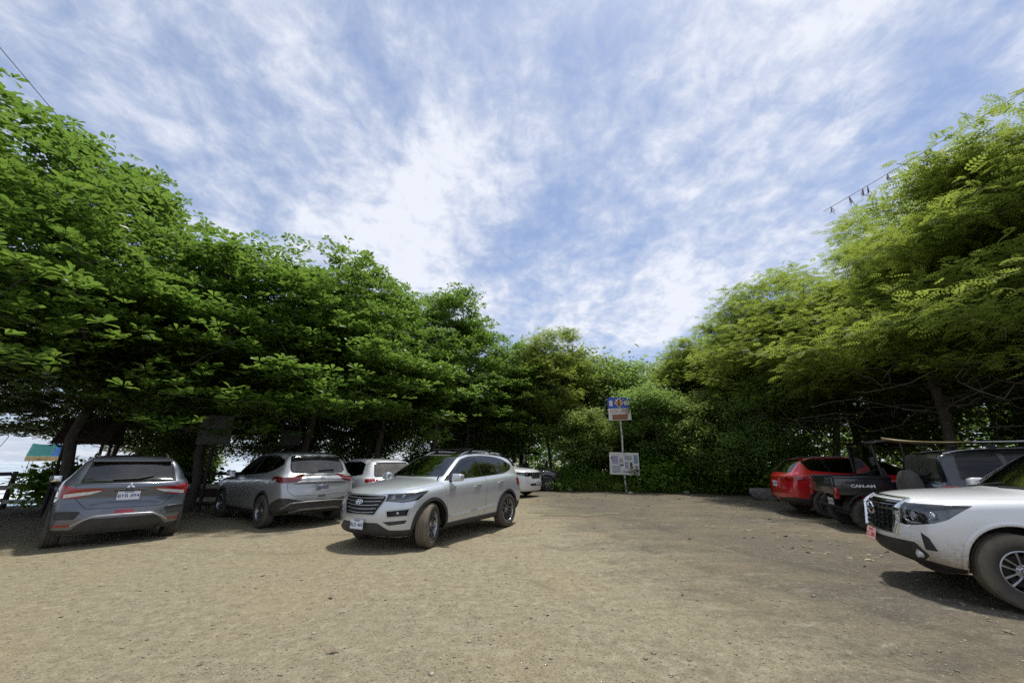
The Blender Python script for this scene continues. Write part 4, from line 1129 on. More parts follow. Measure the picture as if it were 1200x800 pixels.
    bm = bmesh.new(); s.ribbon(bm, 'f', [(-.50, 1.085), (0, 1.092), (.50, 1.085)], .03, .0, .02, 1, 16); s.fin('grille_top_bar', bm, MAT['chrome'])
    Mb = s.frame_at('f', 0, .93, 1, .02); bm = bmesh.new(); ring_mesh(bm, .085, .085, .016, Mb, .014); poly_mesh(bm, [(-.095, -.014), (.095, -.014), (.095, .014), (-.095, .014)], Mb, 0, .018)
    s.fin('badge', bm_shift(bm, s), MAT['chrome'])
    s.lampset([(.64, .91, 1, .06), (-.64, .91, -1, .06), (.80, .92, 1, .05), (-.80, .92, -1, .05)])
    for sg in (-1, 1):
        bm = bmesh.new(); s.ribbon(bm, 'f', [(sg * .575, 1.0), (sg * .565, .85), (sg * .62, .82), (sg * .74, .835)], .02, -.02, .012, 1, 10); s.fin('daytime_light', bm, MAT['clearlens'])
        bm = bmesh.new(); tube(bm, [s.hit('f', sg * .62, .47)[0] + Vector((-.012, 0, 0)), s.hit('f', sg * .62, .47)[0] + Vector((.03, 0, 0))], [.045, .05], 16); s.fin('fog_light', bm, MAT['clearlens'])
        s.mirror(1.70, 1.19, sg, M['paint'], big=1.15)
        # wheel lip flare
        for cx in ax:
            pts = [(cx + (.475) * math.cos(t), s.wr + .02 + .475 * math.sin(t)) for t in [math.pi * (-.02 + 1.04 * k / 26) for k in range(27)]]
            bm = bmesh.new(); s.ribbon(bm, 'y', pts, .05, -.004, .022, sg); s.fin('wheel_arch_flare', bm, M['paint'], smooth=60)
    s.handle(2.45, 1.0, M['paint']); s.handle(3.28, 1.01, M['paint']); s.interior(1.4, 3.5, zs=.85, belt=1.13, wsx=1.72)
    s.plate('f', .04, .585, [('CL 384', .088, -.006), ('COSTA RICA', .024, .055)], MAT['plate_pink'], MAT['ink_red'], lift=.05, tilt=-14)
    for q in (-.1, .5): s.wiper('t', [(1.36, q - .05), (1.46, q - .55)])
    ws = (MAT['tyre_mud'], MAT['rim_silver'], MAT['disc'])
    for sg in (-1, 1):
        for cx in ax: s.wheel(cx, sg, s.wr, .265, .225, (6, 'two', .0), 0, ws)
    return s
def make_utv(x, y, heading, label, group='side by side buggies'):
    L = 3.05
    root = thing('utility_buggy', label, 'off-road buggy', (x, y, 0), R(heading) + math.pi, group)
    def part(name, bm, mat, parent=None, smooth=40):
        bmesh.ops.translate(bm, verts=bm.verts, vec=(-L / 2, 0, 0)); return bm_obj(name, bm, mat, parent or root, smooth)
    pt = PAINT['utv']; bk = MAT['black']
    bm = bmesh.new(); box(bm, (.55, -.36, .30), (2.75, .36, .40), .03); box(bm, (.9, -.62, .40), (1.85, .62, .47), .02)
    tube(bm, [(.15, -.25, .42), (2.95, -.25, .46)], .035, 8); tube(bm, [(.15, .25, .42), (2.95, .25, .46)], .035, 8); part('chassis', bm, bk)
    # hood and front fenders
    bm = bmesh.new()
    secs = [(.12, .40, .56, .84), (.22, .52, .50, .93), (.5, .60, .50, 1.02), (.85, .66, .50, 1.10), (.98, .68, .50, 1.14)]
    rings = []
    for x0, w, z0, z1 in secs:
        rings.append([bm.verts.new((x0, yy, zz)) for yy, zz in ((-w, z0 + .12), (-w * .98, z1 - .12), (-w * .75, z1 - .03), (-w * .3, z1), (w * .3, z1), (w * .75, z1 - .03), (w * .98, z1 - .12), (w, z0 + .12), (w * .5, z0), (-w * .5, z0))])
    for a, b in zip(rings, rings[1:]):
        for k in range(10): bm.faces.new((a[k], a[(k + 1) % 10], b[(k + 1) % 10], b[k]))
    bm.faces.new(rings[0]); bm.faces.new(rings[-1][::-1]); part('hood', bm, pt, smooth=50)
    for sg in (-1, 1):
        bm = bmesh.new(); Mx = Matrix.Translation((.19, sg * .34, .80)) @ Matrix.Rotation(R(90), 4, 'Z')
        lathe(bm, [(.001, .03), (.06, .028), (.078, .01), (.085, -.04)], 20, Mx); part('headlight', bm, MAT['clearlens'])
        bm = bmesh.new(); lathe(bm, [(.085, .035), (.10, .03), (.10, -.05), (.086, -.05)], 20, Mx); part('headlight_ring', bm, bk)
        for cx in (.55, 2.45):   # fenders
            bm = bmesh.new(); n = 14; a = []
            for k in range(n + 1):
                t = math.pi * (.05 + .9 * k / n); r = .44
                p = (cx + r * math.cos(t), .34 + r * math.sin(t))
                a.append([bm.verts.new((p[0], sg * yy, p[1] + dz)) for yy, dz in ((.50, 0), (.50, .02), (.80, .02), (.81, 0), (.80, -.012))])
            for k in range(n):
                for i in range(4): bm.faces.new((a[k][i], a[k + 1][i], a[k + 1][i + 1], a[k][i + 1]))
            part('fender', bm, bk)
        bm = bmesh.new(); box(bm, (1.02, sg * .70 - .02, .46), (1.92, sg * .70 + .02, .98), .018)
        box(bm, (1.10, sg * .70 - .03, .62), (1.84, sg * .70 + .03, .88), .015); part('door', bm, pt)
        for cx in (.55, 2.45):
            w = bpy.data.objects.new('wheel', None); COL.objects.link(w); w.parent = root; w.location = (cx - L / 2, sg * .66, .345); w.empty_display_size = .1
            build_wheel(w, sg, .335, .27, .175, (6, 'one', .014), MAT['tyre'], MAT['rim_dark'], MAT['disc'])
            bm = bmesh.new(); tube(bm, [(cx, sg * .25, .40), (cx, sg * .56, .345)], .03, 8); tube(bm, [(cx + .12, sg * .25, .42), (cx, sg * .56, .30)], .018, 6)
            n = 40; pts = [(cx + .1 + .045 * math.cos(k * .9), sg * (.44 + .0) + .045 * math.sin(k * .9), .42 + k * .010) for k in range(n)]; tube(bm, pts, .009, 5); part('suspension', bm, bk)
    # cargo box
    bm = bmesh.new(); box(bm, (1.98, -.70, .74), (3.0, .70, .80), .015)
    for sg in (-1, 1): box(bm, (1.98, sg * .71 - .03, .74), (3.0, sg * .71 + .03, 1.10), .02); box(bm, (1.97, sg * .71 - .045, 1.08), (3.01, sg * .71 + .045, 1.13), .015)
    box(bm, (1.96, -.68, .78), (2.02, .68, 1.12), .015); cb = part('cargo_box', bm, pt)
    bm = bmesh.new(); box(bm, (2.98, -.68, .77), (3.04, .68, 1.11), .02)
    box(bm, (3.035, -.60, .84), (3.05, .60, 1.04), .012); tg = part('tailgate', bm, pt)
    Mt = Matrix.Translation((3.052 - L / 2, 0, .94)) @ Matrix.Rotation(R(90), 4, 'Z') @ Matrix.Rotation(R(90), 4, 'X')
    for sg in (-1, 1):
        Ms = Matrix.Translation((2.5 - L / 2, sg * .742, .93)) @ (Matrix.Rotation(R(180), 4, 'Z') if sg > 0 else Matrix.Identity(4)) @ Matrix.Rotation(R(90), 4, 'X')
        text_obj('lettering', 'CAN-AM', .082, Ms @ Matrix.Scale(1.35, 4, (1, 0, 0)), MAT['white_paint'], cb, .003, .003)
        bm = bmesh.new(); box(bm, (2.96, sg * .735 - .05, .66), (3.05, sg * .735 + .05, .90), .03); part('tail_light', bm, MAT['redlens'])
    bm = bmesh.new(); box(bm, (2.90, -.155, .48), (2.905, .155, .64), .002, seg=1); pl = part('license_plate', bm, MAT['plate_white'])
    text_obj('plate_lettering', 'UTV 061', .075, Matrix.Translation((2.906 - L / 2, 0, .56)) @ Matrix.Rotation(R(90), 4, 'Z') @ Matrix.Rotation(R(90), 4, 'X'), MAT['ink_red'], pl, .001, .001)
    bm = bmesh.new(); tube(bm, [(2.85, -.45, .45), (3.02, -.42, .50), (3.02, .42, .50), (2.85, .45, .45)], .025, 8); tube(bm, [(2.9, -.2, .45), (2.9, -.2, .75)], .02, 6); tube(bm, [(2.9, .2, .45), (2.9, .2, .75)], .02, 6); part('rear_bumper', bm, bk)
    bm = bmesh.new(); tube(bm, [(.15, -.4, .45), (.02, -.38, .50), (-.02, -.36, .78), (-.02, .36, .78), (.02, .38, .50), (.15, .4, .45)], .025, 8)
    tube(bm, [(0, -.37, .6), (0, .37, .6)], .022, 8); part('front_bumper', bm, bk)
    # roll cage
    bm = bmesh.new()
    for sg in (-1, 1):
        tube(bm, [(.92, sg * .66, 1.08), (1.30, sg * .60, 1.78), (1.42, sg * .58, 1.84), (2.0, sg * .58, 1.86), (2.12, sg * .60, 1.80), (2.06, sg * .68, .80)], .026, 8)
        tube(bm, [(1.62, sg * .66, .5), (1.60, sg * .60, 1.84)], .022, 8)
    for xx, zz, yy in ((1.34, 1.80, .58), (2.08, 1.83, .58), (2.07, 1.25, .62), (.93, 1.10, .64)): tube(bm, [(xx, -yy, zz), (xx, yy, zz)], .022, 8)
    part('roll_cage', bm, bk)
    bm = bmesh.new(); box(bm, (2.085, -.58, 1.16), (2.095, .58, 1.78), .004); part('rear_screen', bm, MAT['glass'])
    bm = bmesh.new(); n = 8; rows = []
    for i in range(n + 1):
        t = i / n; xx = 1.20 + 1.02 * t
        rows.append([bm.verts.new((xx, yy, 1.87 + .05 * math.sin(math.pi * min(1, t * 1.1)) - .04 * (abs(yy) / .66) ** 3)) for yy in (-.66, -.4, 0, .4, .66)])
    for a, b in zip(rows, rows[1:]):
        for k in range(4): bm.faces.new((a[k], a[k + 1], b[k + 1], b[k]))
    bmesh.ops.solidify(bm, geom=bm.faces[:], thickness=.03); part('roof', bm, bk)
    for sg in (-1, 1):
        bm = bmesh.new(); box(bm, (1.45, sg * .34 - .26, .58), (1.95, sg * .34 + .26, .74), .06)
        Mr = Matrix.Translation((1.88, sg * .34, .70)) @ Matrix.Rotation(R(14), 4, 'Y'); box(bm, (-.06, -.24, 0), (.07, .24, .64), .06, M=Mr); part('seat', bm, MAT['seat'])
    bm = bmesh.new(); pts = [Vector((1.28, -.34, 1.12)) + Matrix.Rotation(R(-55), 3, 'Y') @ Vector((.17 * math.cos(t), .17 * math.sin(t), 0)) for t in [2 * math.pi * k / 18 for k in range(19)]]
    tube(bm, pts, .014, 6); tube(bm, [(1.28, -.34, 1.12), (1.0, -.34, .98)], .02, 6); part('steering_wheel', bm, bk)
    return root
# ------------------------------------------------------------------ trees
def leaf_mat(name, c1, c2, c3, trans=.38, tcol=(.16, .26, .03), rough=.42, spec=.4):
    m, nt, out = new_mat(name)
    geo = nt.nodes.new('ShaderNodeNewGeometry'); rnd = geo.outputs['Random Per Island']
    co = objco(nt); n = noise(nt, co, .8, 3)
    f = math_(nt, 'MULTIPLY_ADD', rnd, .75, math_(nt, 'MULTIPLY', n, .35))
    col = ramp(nt, f, [(.1, c1), (.5, c2), (.86, c3), (.985, c3), (1.0, (.34, .24, .05))])
    p = N(nt, 'BsdfPrincipled'); nt.links.new(col, p.inputs['Base Color']); p.inputs['Roughness'].default_value = rough
    p.inputs['Specular IOR Level'].default_value = spec
    t = N(nt, 'BsdfTranslucent'); nt.links.new(mixc(nt, .6, col, tcol), t.inputs[0])
    mx = N(nt, 'MixShader'); mx.inputs[0].default_value = trans
    nt.links.new(p.outputs[0], mx.inputs[1]); nt.links.new(t.outputs[0], mx.inputs[2]); nt.links.new(mx.outputs[0], out.inputs[0])
    return m

def bark_mat(name, a, b, scale=9):
    m, nt, out = new_mat(name); p = N(nt, 'BsdfPrincipled'); co = objco(nt)
    mp = N(nt, 'Mapping'); mp.inputs['Scale'].default_value = (1, 1, .25); nt.links.new(co, mp.inputs[0])
    f = noise(nt, mp.outputs[0], scale, 8, .7)
    nt.links.new(mixc(nt, ramp(nt, f, [(.3, 0), (.7, 1)]), a, b), p.inputs['Base Color']); p.inputs['Roughness'].default_value = .9
    nt.links.new(bump(nt, noise(nt, mp.outputs[0], scale * 4, 6, .7), .6, .02), p.inputs['Normal']); nt.links.new(p.outputs[0], out.inputs[0]); return m

def basis(dirs):
    """orthonormal frames for unit vectors d: (d, side, up)"""
    up = np.zeros_like(dirs); up[:, 2] = 1
    s = np.cross(dirs, up); s /= np.linalg.norm(s, axis=1, keepdims=True) + 1e-9
    u = np.cross(s, dirs); return s, u

def leaves_geo(P, D, Lg, roll, shape, g):
    """P (n,3) leaf bases, D unit directions, Lg lengths, shape (k,3) verts in (along, side, up)"""
    s, u = basis(D); c = np.cos(roll)[:, None]; q = np.sin(roll)[:, None]
    s2 = s * c + u * q; u2 = -s * q + u * c
    V = P[:, None, :] + Lg[:, None, None] * (shape[None, :, 0:1] * D[:, None, :] + shape[None, :, 1:2] * s2[:, None, :] + shape[None, :, 2:3] * u2[:, None, :])
    return V.reshape(-1, 3)

ALMOND = np.array([(0, 0, 0), (.34, .10, .03), (.68, .24, .055), (.50, 0, -.01), (.93, .17, .0), (1.0, 0, -.10), (.34, -.10, .03), (.68, -.24, .055), (.93, -.17, .0)])
ALM_F = [(0, 1, 2, 3), (3, 2, 4, 5), (3, 7, 6, 0), (5, 8, 7, 3)]
DIAM = np.array([(0, 0, 0), (.5, .24, .03), (1.0, 0, -.08), (.5, -.24, .03)])
DIA_F = [(0, 1, 2, 3)]
def frond_shape(pairs=6):
    V = []; F = []
    for k in range(pairs):
        t = .12 + .85 * k / (pairs - 1); w = .34 * math.sin(math.pi * (.22 + .68 * k / (pairs - 1))); dz = -.28 * t * t
        for sg in (-1, 1):
            b = len(V)
            V += [(t, 0, dz), (t - .02, sg * w * .5, dz - .01 + .03), (t + .05 + .04, sg * w, dz - .04), (t + .12, sg * w * .5, dz + .015)]
            F.append((b, b + 1, b + 2, b + 3))
    return np.array(V), F
FROND, FRO_F = frond_shape()

def skeleton(trunk, att, g, rt, wob=.18):
    """trunk: list of points; att: attractor points. returns node positions, parents, radii"""
    nodes = [np.array(p, float) for p in trunk]; par = [-1] + list(range(len(trunk) - 1))
    top = nodes[-1]; start = 1
    order = np.argsort(np.linalg.norm(att - top, axis=1)); ends = []
    for i in order:
        a = att[i]; arr = np.array(nodes[start:]); d = np.linalg.norm(arr - a, axis=1) + .25 * np.linalg.norm(arr - top, axis=1) + .6 * np.maximum(0, arr[:, 2] - a[2])
        j = int(np.argmin(d)) + start; p = nodes[j]; v = a - p; l = np.linalg.norm(v)
        if l < .05: ends.append(j); continue
        m = max(2, int(l / .45)); side = g.normal(0, wob, 3) * l * .35; side[2] = abs(side[2]) * .5 - .04 * l
        prev = j
        for k in range(1, m + 1):
            t = k / m; q = p + v * t + side * math.sin(math.pi * t) + (g.normal(0, .02, 3) if k < m else 0)
            nodes.append(q); par.append(prev); prev = len(nodes) - 1
        ends.append(prev)
    n = len(nodes); cnt = np.zeros(n)
    for e in ends: cnt[e] += 1
    for i in range(n - 1, 0, -1): cnt[par[i]] += cnt[i]
    for i in range(len(trunk) - 1, 0, -1): cnt[par[i]] = max(cnt[par[i]], cnt[i])
    tot = max(1, cnt[1] if len(trunk) > 1 else cnt[0]); rad = np.maximum(.008, rt * (np.maximum(cnt, .4) / tot) ** .47)
    for i in range(len(trunk)): rad[i] = max(rad[i], rt * (1 - .35 * i / len(trunk)))
    rad[0] = rt * 1.35
    return np.array(nodes), par, rad

def wood_mesh(nodes, par, rad, n=6):
    """every node gets a ring; each child is joined to its parent"""
    V = []; F = []; k = np.arange(n) * 2 * math.pi / n; c = np.cos(k); s = np.sin(k)
    for i in range(1, len(nodes)):
        a = nodes[par[i]]; b = nodes[i]; d = b - a; l = np.linalg.norm(d)
        if l < 1e-6: continue
        d /= l; h = np.array((0, 0, 1.)) if abs(d[2]) < .9 else np.array((1., 0, 0)); u = np.cross(d, h); u /= np.linalg.norm(u); w = np.cross(d, u)
        ra = min(rad[par[i]], rad[i] * 1.35) if par[i] > 0 else rad[par[i]]; b0 = len(V) * n
        V.append(a - d * ra * .3 + ra * (c[:, None] * u + s[:, None] * w)); V.append(b + d * rad[i] * .2 + rad[i] * (c[:, None] * u + s[:, None] * w))
        for q in range(n): F.append((b0 + q, b0 + (q + 1) % n, b0 + n + (q + 1) % n, b0 + n + q))
    return np.concatenate(V), F

def sample_lobes(lobes, n, g, shell=.30, tiers=0, zmin=2., gap=None):
    """lobes: (cx,cy,cz,rx,ry,rz)"""
    vol = np.array([l[3] * l[4] * l[5] for l in lobes]) ** .7; pick = g.choice(len(lobes), n * 3, p=vol / vol.sum()); L = np.array(lobes)[pick]
    d = g.normal(0, 1, (n * 3, 3)); d /= np.linalg.norm(d, axis=1, keepdims=True); r = g.random(n * 3) ** shell
    P = L[:, :3] + d * r[:, None] * L[:, 3:]
    if tiers: P[:, 2] = np.round(P[:, 2] / tiers) * tiers + g.normal(0, .10, len(P)) - .04 * (np.linalg.norm(P[:, :2], axis=1))
    a = np.arctan2(P[:, 1], P[:, 0]); lim = zmin + (.0 if zmin < 1.5 else 1.) * (.35 + .45 * np.sin(2 * a + vol[0]) + .3 * np.sin(5 * a + 1)); P = P[P[:, 2] > lim]
    if gap is not None:
        from mathutils import noise as mn
        k = np.array([mn.noise(Vector(p) * .62 + Vector((n * .37, zmin, 0))) for p in P]); P = P[k > gap]
    return P[:n]

def build_crown(att, g, kind, dens):
    Vs = []
    if kind == 'almond':
        m = dens; A = np.repeat(att, m, axis=0); off = g.normal(0, 1, (len(A), 3)) * (.40, .40, .12); C = A + off
        k = 9; n = len(C); az = (np.arange(k)[None, :] * 2 * math.pi / k * 1.618 + g.random((n, 1)) * 6.28 + g.normal(0, .25, (n, k))).ravel()
        el = g.uniform(-.15, .75, n * k); D = np.stack([np.cos(az) * np.cos(el), np.sin(az) * np.cos(el), np.sin(el)], 1)
        P = np.repeat(C, k, axis=0) + D * .03; Lg = g.uniform(.12, .235, n * k); roll = g.normal(0, .35, n * k)
        return leaves_geo(P, D, Lg, roll, ALMOND, g), ALM_F, 9
    if kind == 'feather':
        m = dens; A = np.repeat(att, m, axis=0); off = g.normal(0, 1, (len(A), 3)) * (.32, .32, .12); P = A + off; n = len(P)
        az = np.arctan2(off[:, 1], off[:, 0]) + g.normal(0, .8, n); el = g.normal(.12, .30, n)
        D = np.stack([np.cos(az) * np.cos(el), np.sin(az) * np.cos(el), np.sin(el)], 1)
        return leaves_geo(P, D, g.uniform(.20, .36, n), g.normal(0, .35, n), FROND, g), FRO_F, len(FROND)
    m = dens; A = np.repeat(att, m, axis=0); off = g.normal(0, 1, (len(A), 3)) * (.38, .38, .24); P = A + off; n = len(P)
    az = g.random(n) * 6.28; el = g.normal(-.05, .45, n); D = np.stack([np.cos(az) * np.cos(el), np.sin(az) * np.cos(el), np.sin(el)], 1)
    return leaves_geo(P, D, g.uniform(.10, .31, n), g.normal(0, .6, n), DIAM, g), DIA_F, 4

def tree_proto(name, trunk, lobes, natt, kind, dens, mats, seed, rt=.16, tiers=0, zmin=2., bare=None, shell=.3, leafn='crown', gap=-.12):
    g = np.random.default_rng(seed); att = sample_lobes(lobes, natt, g, shell, tiers, zmin, gap)
    allatt = att if bare is None else np.concatenate([att, sample_lobes(bare[0], bare[1], g, .6, 0, .6)])
    nodes, par, rad = skeleton(trunk, allatt, g, rt)
    root = thing(name, 'tree', 'tree'); V, F = wood_mesh(nodes, par, rad)
    np_obj('trunk', V, F, mats[0], root, smooth=True)
    V, LF, k = build_crown(att, g, kind, dens); n = len(V) // k
    F = (np.arange(n)[:, None, None] * k + np.array(LF)[None]).reshape(-1, 4)
    np_obj(leafn, V, F, mats[1], root)
    return root

def place(proto, used, x, y, rz, sc, label, group, z=0, cat='tree'):
    o = proto if not used.get(proto.name) else copy_tree(proto)
    used[proto.name] = True
    o.location = (x, y, z); o.rotation_euler = (0, 0, R(rz)); o.scale = sc if isinstance(sc, tuple) else (sc, sc, sc)
    o['label'] = label; o['group'] = group; o['category'] = cat; return o
SUN_EL = 74; SUN_AZ = (.20, .24)     # direction towards the sun in plan: to the right and beyond the lot
def world():
    W = bpy.data.worlds.new('World'); scene.world = W; W.use_nodes = True; nt = W.node_tree
    bg = nt.nodes['Background']; sk = nt.nodes.new('ShaderNodeTexSky'); sk.sky_type = 'NISHITA'; sk.sun_disc = False
    az = math.atan2(SUN_AZ[0], SUN_AZ[1]); sk.sun_elevation = R(SUN_EL); sk.sun_rotation = az; sk.dust_density = .6; sk.ozone_density = 2.2; sk.air_density = 1.0
    tc = objco(nt, 'Generated'); sep = N(nt, 'SeparateXYZ'); nt.links.new(tc, sep.inputs[0])
    z = math_(nt, 'ADD', math_(nt, 'MAXIMUM', sep.outputs[2], 0), .20)
    u = math_(nt, 'DIVIDE', sep.outputs[0], z); v = math_(nt, 'DIVIDE', sep.outputs[1], z)
    cb = N(nt, 'CombineXYZ'); nt.links.new(u, cb.inputs[0]); nt.links.new(v, cb.inputs[1]); P = cb.outputs[0]
    def mapped(rot, sc, loc=(0, 0, 0)):
        mp = N(nt, 'Mapping'); mp.inputs['Rotation'].default_value = (0, 0, R(rot)); mp.inputs['Scale'].default_value = sc; mp.inputs['Location'].default_value = loc
        nt.links.new(P, mp.inputs[0]); return mp.outputs[0]
    big = noise(nt, mapped(10, (1, .8, 1), (2.2, .4, 0)), 1.3, 5, .55, .3)
    streak = noise(nt, mapped(24, (1.3, 1.0, 1), (.3, 4.2, 0)), 1.9, 10, .60, .7)
    cells = noise(nt, mapped(-20, (1.1, 1, 1)), 11.0, 7, .66, .3)
    wisp = noise(nt, mapped(30, (2.6, .9, 1), (7, 2, 0)), 4.2, 9, .68, .5)
    d = math_(nt, 'MULTIPLY', big, .40)
    d = math_(nt, 'MULTIPLY_ADD', streak, .28, d); d = math_(nt, 'MULTIPLY_ADD', cells, .23, d); d = math_(nt, 'MULTIPLY_ADD', wisp, .09, d)
    mask = ramp(nt, d, [(.80 / 2, .36), (.92 / 2, .56), (1.01 / 2, .76), (1.12 / 2, .95)])
    hz = N(nt, 'MapRange'); hz.inputs['From Min'].default_value = .0; hz.inputs['From Max'].default_value = .34; hz.inputs['To Min'].default_value = .85; hz.inputs['To Max'].default_value = 0
    nt.links.new(sep.outputs[2], hz.inputs['Value'])
    mask2 = math_(nt, 'MAXIMUM', mask, hz.outputs[0])
    ccol = ramp(nt, d, [(.84 / 2, (3.7, 4.4, 5.65)), (.98 / 2, (4.6, 5.1, 6.1)), (1.14 / 2, (6.3, 6.5, 7.1))])
    skc = mixc(nt, 1.0, sk.outputs[0], (.83, .88, 1.03), 'MULTIPLY')
    nt.links.new(mixc(nt, mask2, skc, ccol), bg.inputs[0]); bg.inputs[1].default_value = .128
    l = bpy.data.lights.new('sun', 'SUN'); l.energy = 3.7; l.angle = R(4); l.color = (1, .955, .88)
    lo = bpy.data.objects.new('sun', l); COL.objects.link(lo)
    h = math.cos(R(SUN_EL)); n = math.hypot(*SUN_AZ); d = Vector((SUN_AZ[0] / n * h, SUN_AZ[1] / n * h, math.sin(R(SUN_EL))))
    lo.rotation_euler = d.to_track_quat('Z', 'Y').to_euler(); lo.location = d * 60
    vs = scene.view_settings; vs.view_transform = 'Standard'; vs.look = 'None'; vs.gamma = 1; vs.use_curve_mapping = False; vs.exposure = .15

SH_N = (-.62, .785); SH_P = (-9., 16.)      # shore normal and a point on the lot's seaward edge
def shore(x, y): return (x - SH_P[0]) * SH_N[0] + (y - SH_P[1]) * SH_N[1]
def ground_z(x, y):
    s = shore(x, y); t = np.clip((s - 2.) / 26., 0, 1); t = t * t * (3 - 2 * t)
    w = np.clip((18. - (x + .2 * y)) / 16., 0, 1)           # the land to the right stays level
    z = -2.6 * t * w
    near = np.exp(-((x / 14) ** 2 + ((y - 8) / 14) ** 2))
    z = z + near * (.018 * np.sin(x * 1.3 + .6 * y) + .014 * np.sin(y * 1.9 - x * .7 + 1) + .02 * np.sin(.45 * x + 2) * np.sin(.5 * y))
    r = np.hypot(x - 12, y - 10.); track = np.exp(-((r - 8.6) / .16) ** 2) + np.exp(-((r - 10.1) / .16) ** 2)
    r2 = np.hypot(x + 16, y + 4.); track = track + .8 * (np.exp(-((r2 - 19.) / .17) ** 2) + np.exp(-((r2 - 20.5) / .17) ** 2))
    return z - .034 * track * near

def ground():
    a = np.linspace(-1, 1, 440); gx = np.sign(a) * (18 * np.abs(a) + 1600 * np.abs(a) ** 9); gy = 8 + gx
    X, Y = np.meshgrid(gx, gy); Z = ground_z(X, Y); n = len(a); far = np.hypot(X, Y) > 150; Z = np.where(far & (Z > -1), Z, Z)
    V = np.stack([X, Y, Z], -1).reshape(-1, 3); i = np.arange(n - 1); I, J = np.meshgrid(i, i); b = (J * n + I).ravel()
    m, nt, out = new_mat('packed_dirt'); p = N(nt, 'BsdfPrincipled'); co = objco(nt); sep = N(nt, 'SeparateXYZ'); nt.links.new(co, sep.inputs[0])
    n1 = noise(nt, co, .22, 6, .6, .6); n2 = noise(nt, co, 1.5, 8, .65, .3); n3 = noise(nt, co, 9, 8, .7); n4 = noise(nt, co, 55, 6, .75); n5 = noise(nt, co, 240, 3, .7)
    mpd = N(nt, 'Mapping'); mpd.inputs['Rotation'].default_value = (0, 0, R(-28)); mpd.inputs['Scale'].default_value = (.35, 2.2, 1); nt.links.new(co, mpd.inputs[0])
    st = noise(nt, mpd.outputs[0], .9, 7, .65, .8)
    # trodden damp soil plus painted tree shade, right and back; pale gravel elsewhere
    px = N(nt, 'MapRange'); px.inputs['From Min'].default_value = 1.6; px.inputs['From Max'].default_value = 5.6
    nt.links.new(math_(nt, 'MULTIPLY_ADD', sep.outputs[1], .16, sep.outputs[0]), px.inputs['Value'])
    damp_shade = math_(nt, 'MULTIPLY_ADD', px.outputs[0], .56, math_(nt, 'MULTIPLY_ADD', st, .50, math_(nt, 'MULTIPLY_ADD', n2, .30, math_(nt, 'MULTIPLY', n1, .35))))
    dm = ramp(nt, damp_shade, [(.66, 0), (.76, .4), (.88, .8), (1.0, 1)])
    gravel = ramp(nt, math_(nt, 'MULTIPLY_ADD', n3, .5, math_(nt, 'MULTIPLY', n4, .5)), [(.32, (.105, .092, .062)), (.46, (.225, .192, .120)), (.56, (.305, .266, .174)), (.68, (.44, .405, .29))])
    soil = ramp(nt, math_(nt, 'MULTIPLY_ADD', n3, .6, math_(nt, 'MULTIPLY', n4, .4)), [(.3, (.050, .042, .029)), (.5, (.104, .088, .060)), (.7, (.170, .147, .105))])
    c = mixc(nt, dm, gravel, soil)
    mw = N(nt, 'Mapping'); mw.inputs['Rotation'].default_value = (0, 0, R(22)); mw.inputs['Scale'].default_value = (.55, 1.7, 1); nt.links.new(co, mw.inputs[0])
    wet = ramp(nt, noise(nt, mw.outputs[0], 1.1, 9, .72, .5), [(.50, 0), (.56, .55), (.66, 1)]); wet = math_(nt, 'MULTIPLY', wet, math_(nt, 'MULTIPLY_ADD', dm, .60, .04))
    c = mixc(nt, wet, c, (.050, .041, .029))
    pale = ramp(nt, noise(nt, mw.outputs[0], 2.3, 8, .7, .3), [(.58, 0), (.66, 1)]); c = mixc(nt, math_(nt, 'MULTIPLY', pale, .40), c, (.36, .335, .265))
    spk = ramp(nt, n5, [(.56, 0), (.64, 1)]); c = mixc(nt, math_(nt, 'MULTIPLY', spk, .6), c, (.42, .39, .33))
    spd = ramp(nt, noise(nt, co, 110, 4, .7), [(.38, 1), (.46, 0)]); c = mixc(nt, math_(nt, 'MULTIPLY', spd, .5), c, (.07, .056, .038))
    yel = ramp(nt, noise(nt, co, .5, 4), [(.45, 0), (.7, 1)]); c = mixc(nt, math_(nt, 'MULTIPLY', yel, .22), c, (.34, .26, .13))
    lump = noise(nt, co, 26, 5, .72, .2); c = mixc(nt, ramp(nt, lump, [(.36, .45), (.47, 0)]), c, mixc(nt, .45, c, (.03, .025, .018))); c = mixc(nt, ramp(nt, lump, [(.56, 0), (.66, .38)]), c, (.40, .375, .29))
    def band(cx, cy, rad, w):
        dx = math_(nt, 'ADD', sep.outputs[0], -cx); dy = math_(nt, 'ADD', sep.outputs[1], -cy)
        r = math_(nt, 'SQRT', math_(nt, 'ADD', math_(nt, 'MULTIPLY', dx, dx), math_(nt, 'MULTIPLY', dy, dy)))
        r = math_(nt, 'MULTIPLY_ADD', n2, .12, r); q = math_(nt, 'DIVIDE', math_(nt, 'ABSOLUTE', math_(nt, 'SUBTRACT', r, rad)), w)
        return math_(nt, 'MAXIMUM', math_(nt, 'SUBTRACT', 1, q), 0)
    tr = None
    for a in ((12, 10, 8.6, .17), (12, 10, 10.1, .17), (-16, -4, 19.0, .18), (-16, -4, 20.5, .18), (9, 22, 11.2, .16), (9, 22, 12.7, .16), (-3, 26, 17.4, .17), (-3, 26, 18.9, .17)):
        b2 = band(*a); tr = b2 if tr is None else math_(nt, 'MAXIMUM', tr, b2)
    brk = ramp(nt, n2, [(.40, 0), (.58, 1)]); tr = math_(nt, 'MULTIPLY', math_(nt, 'MULTIPLY', tr, brk), .55); c = mixc(nt, tr, c, mixc(nt, .5, c, (.04, .033, .022)))
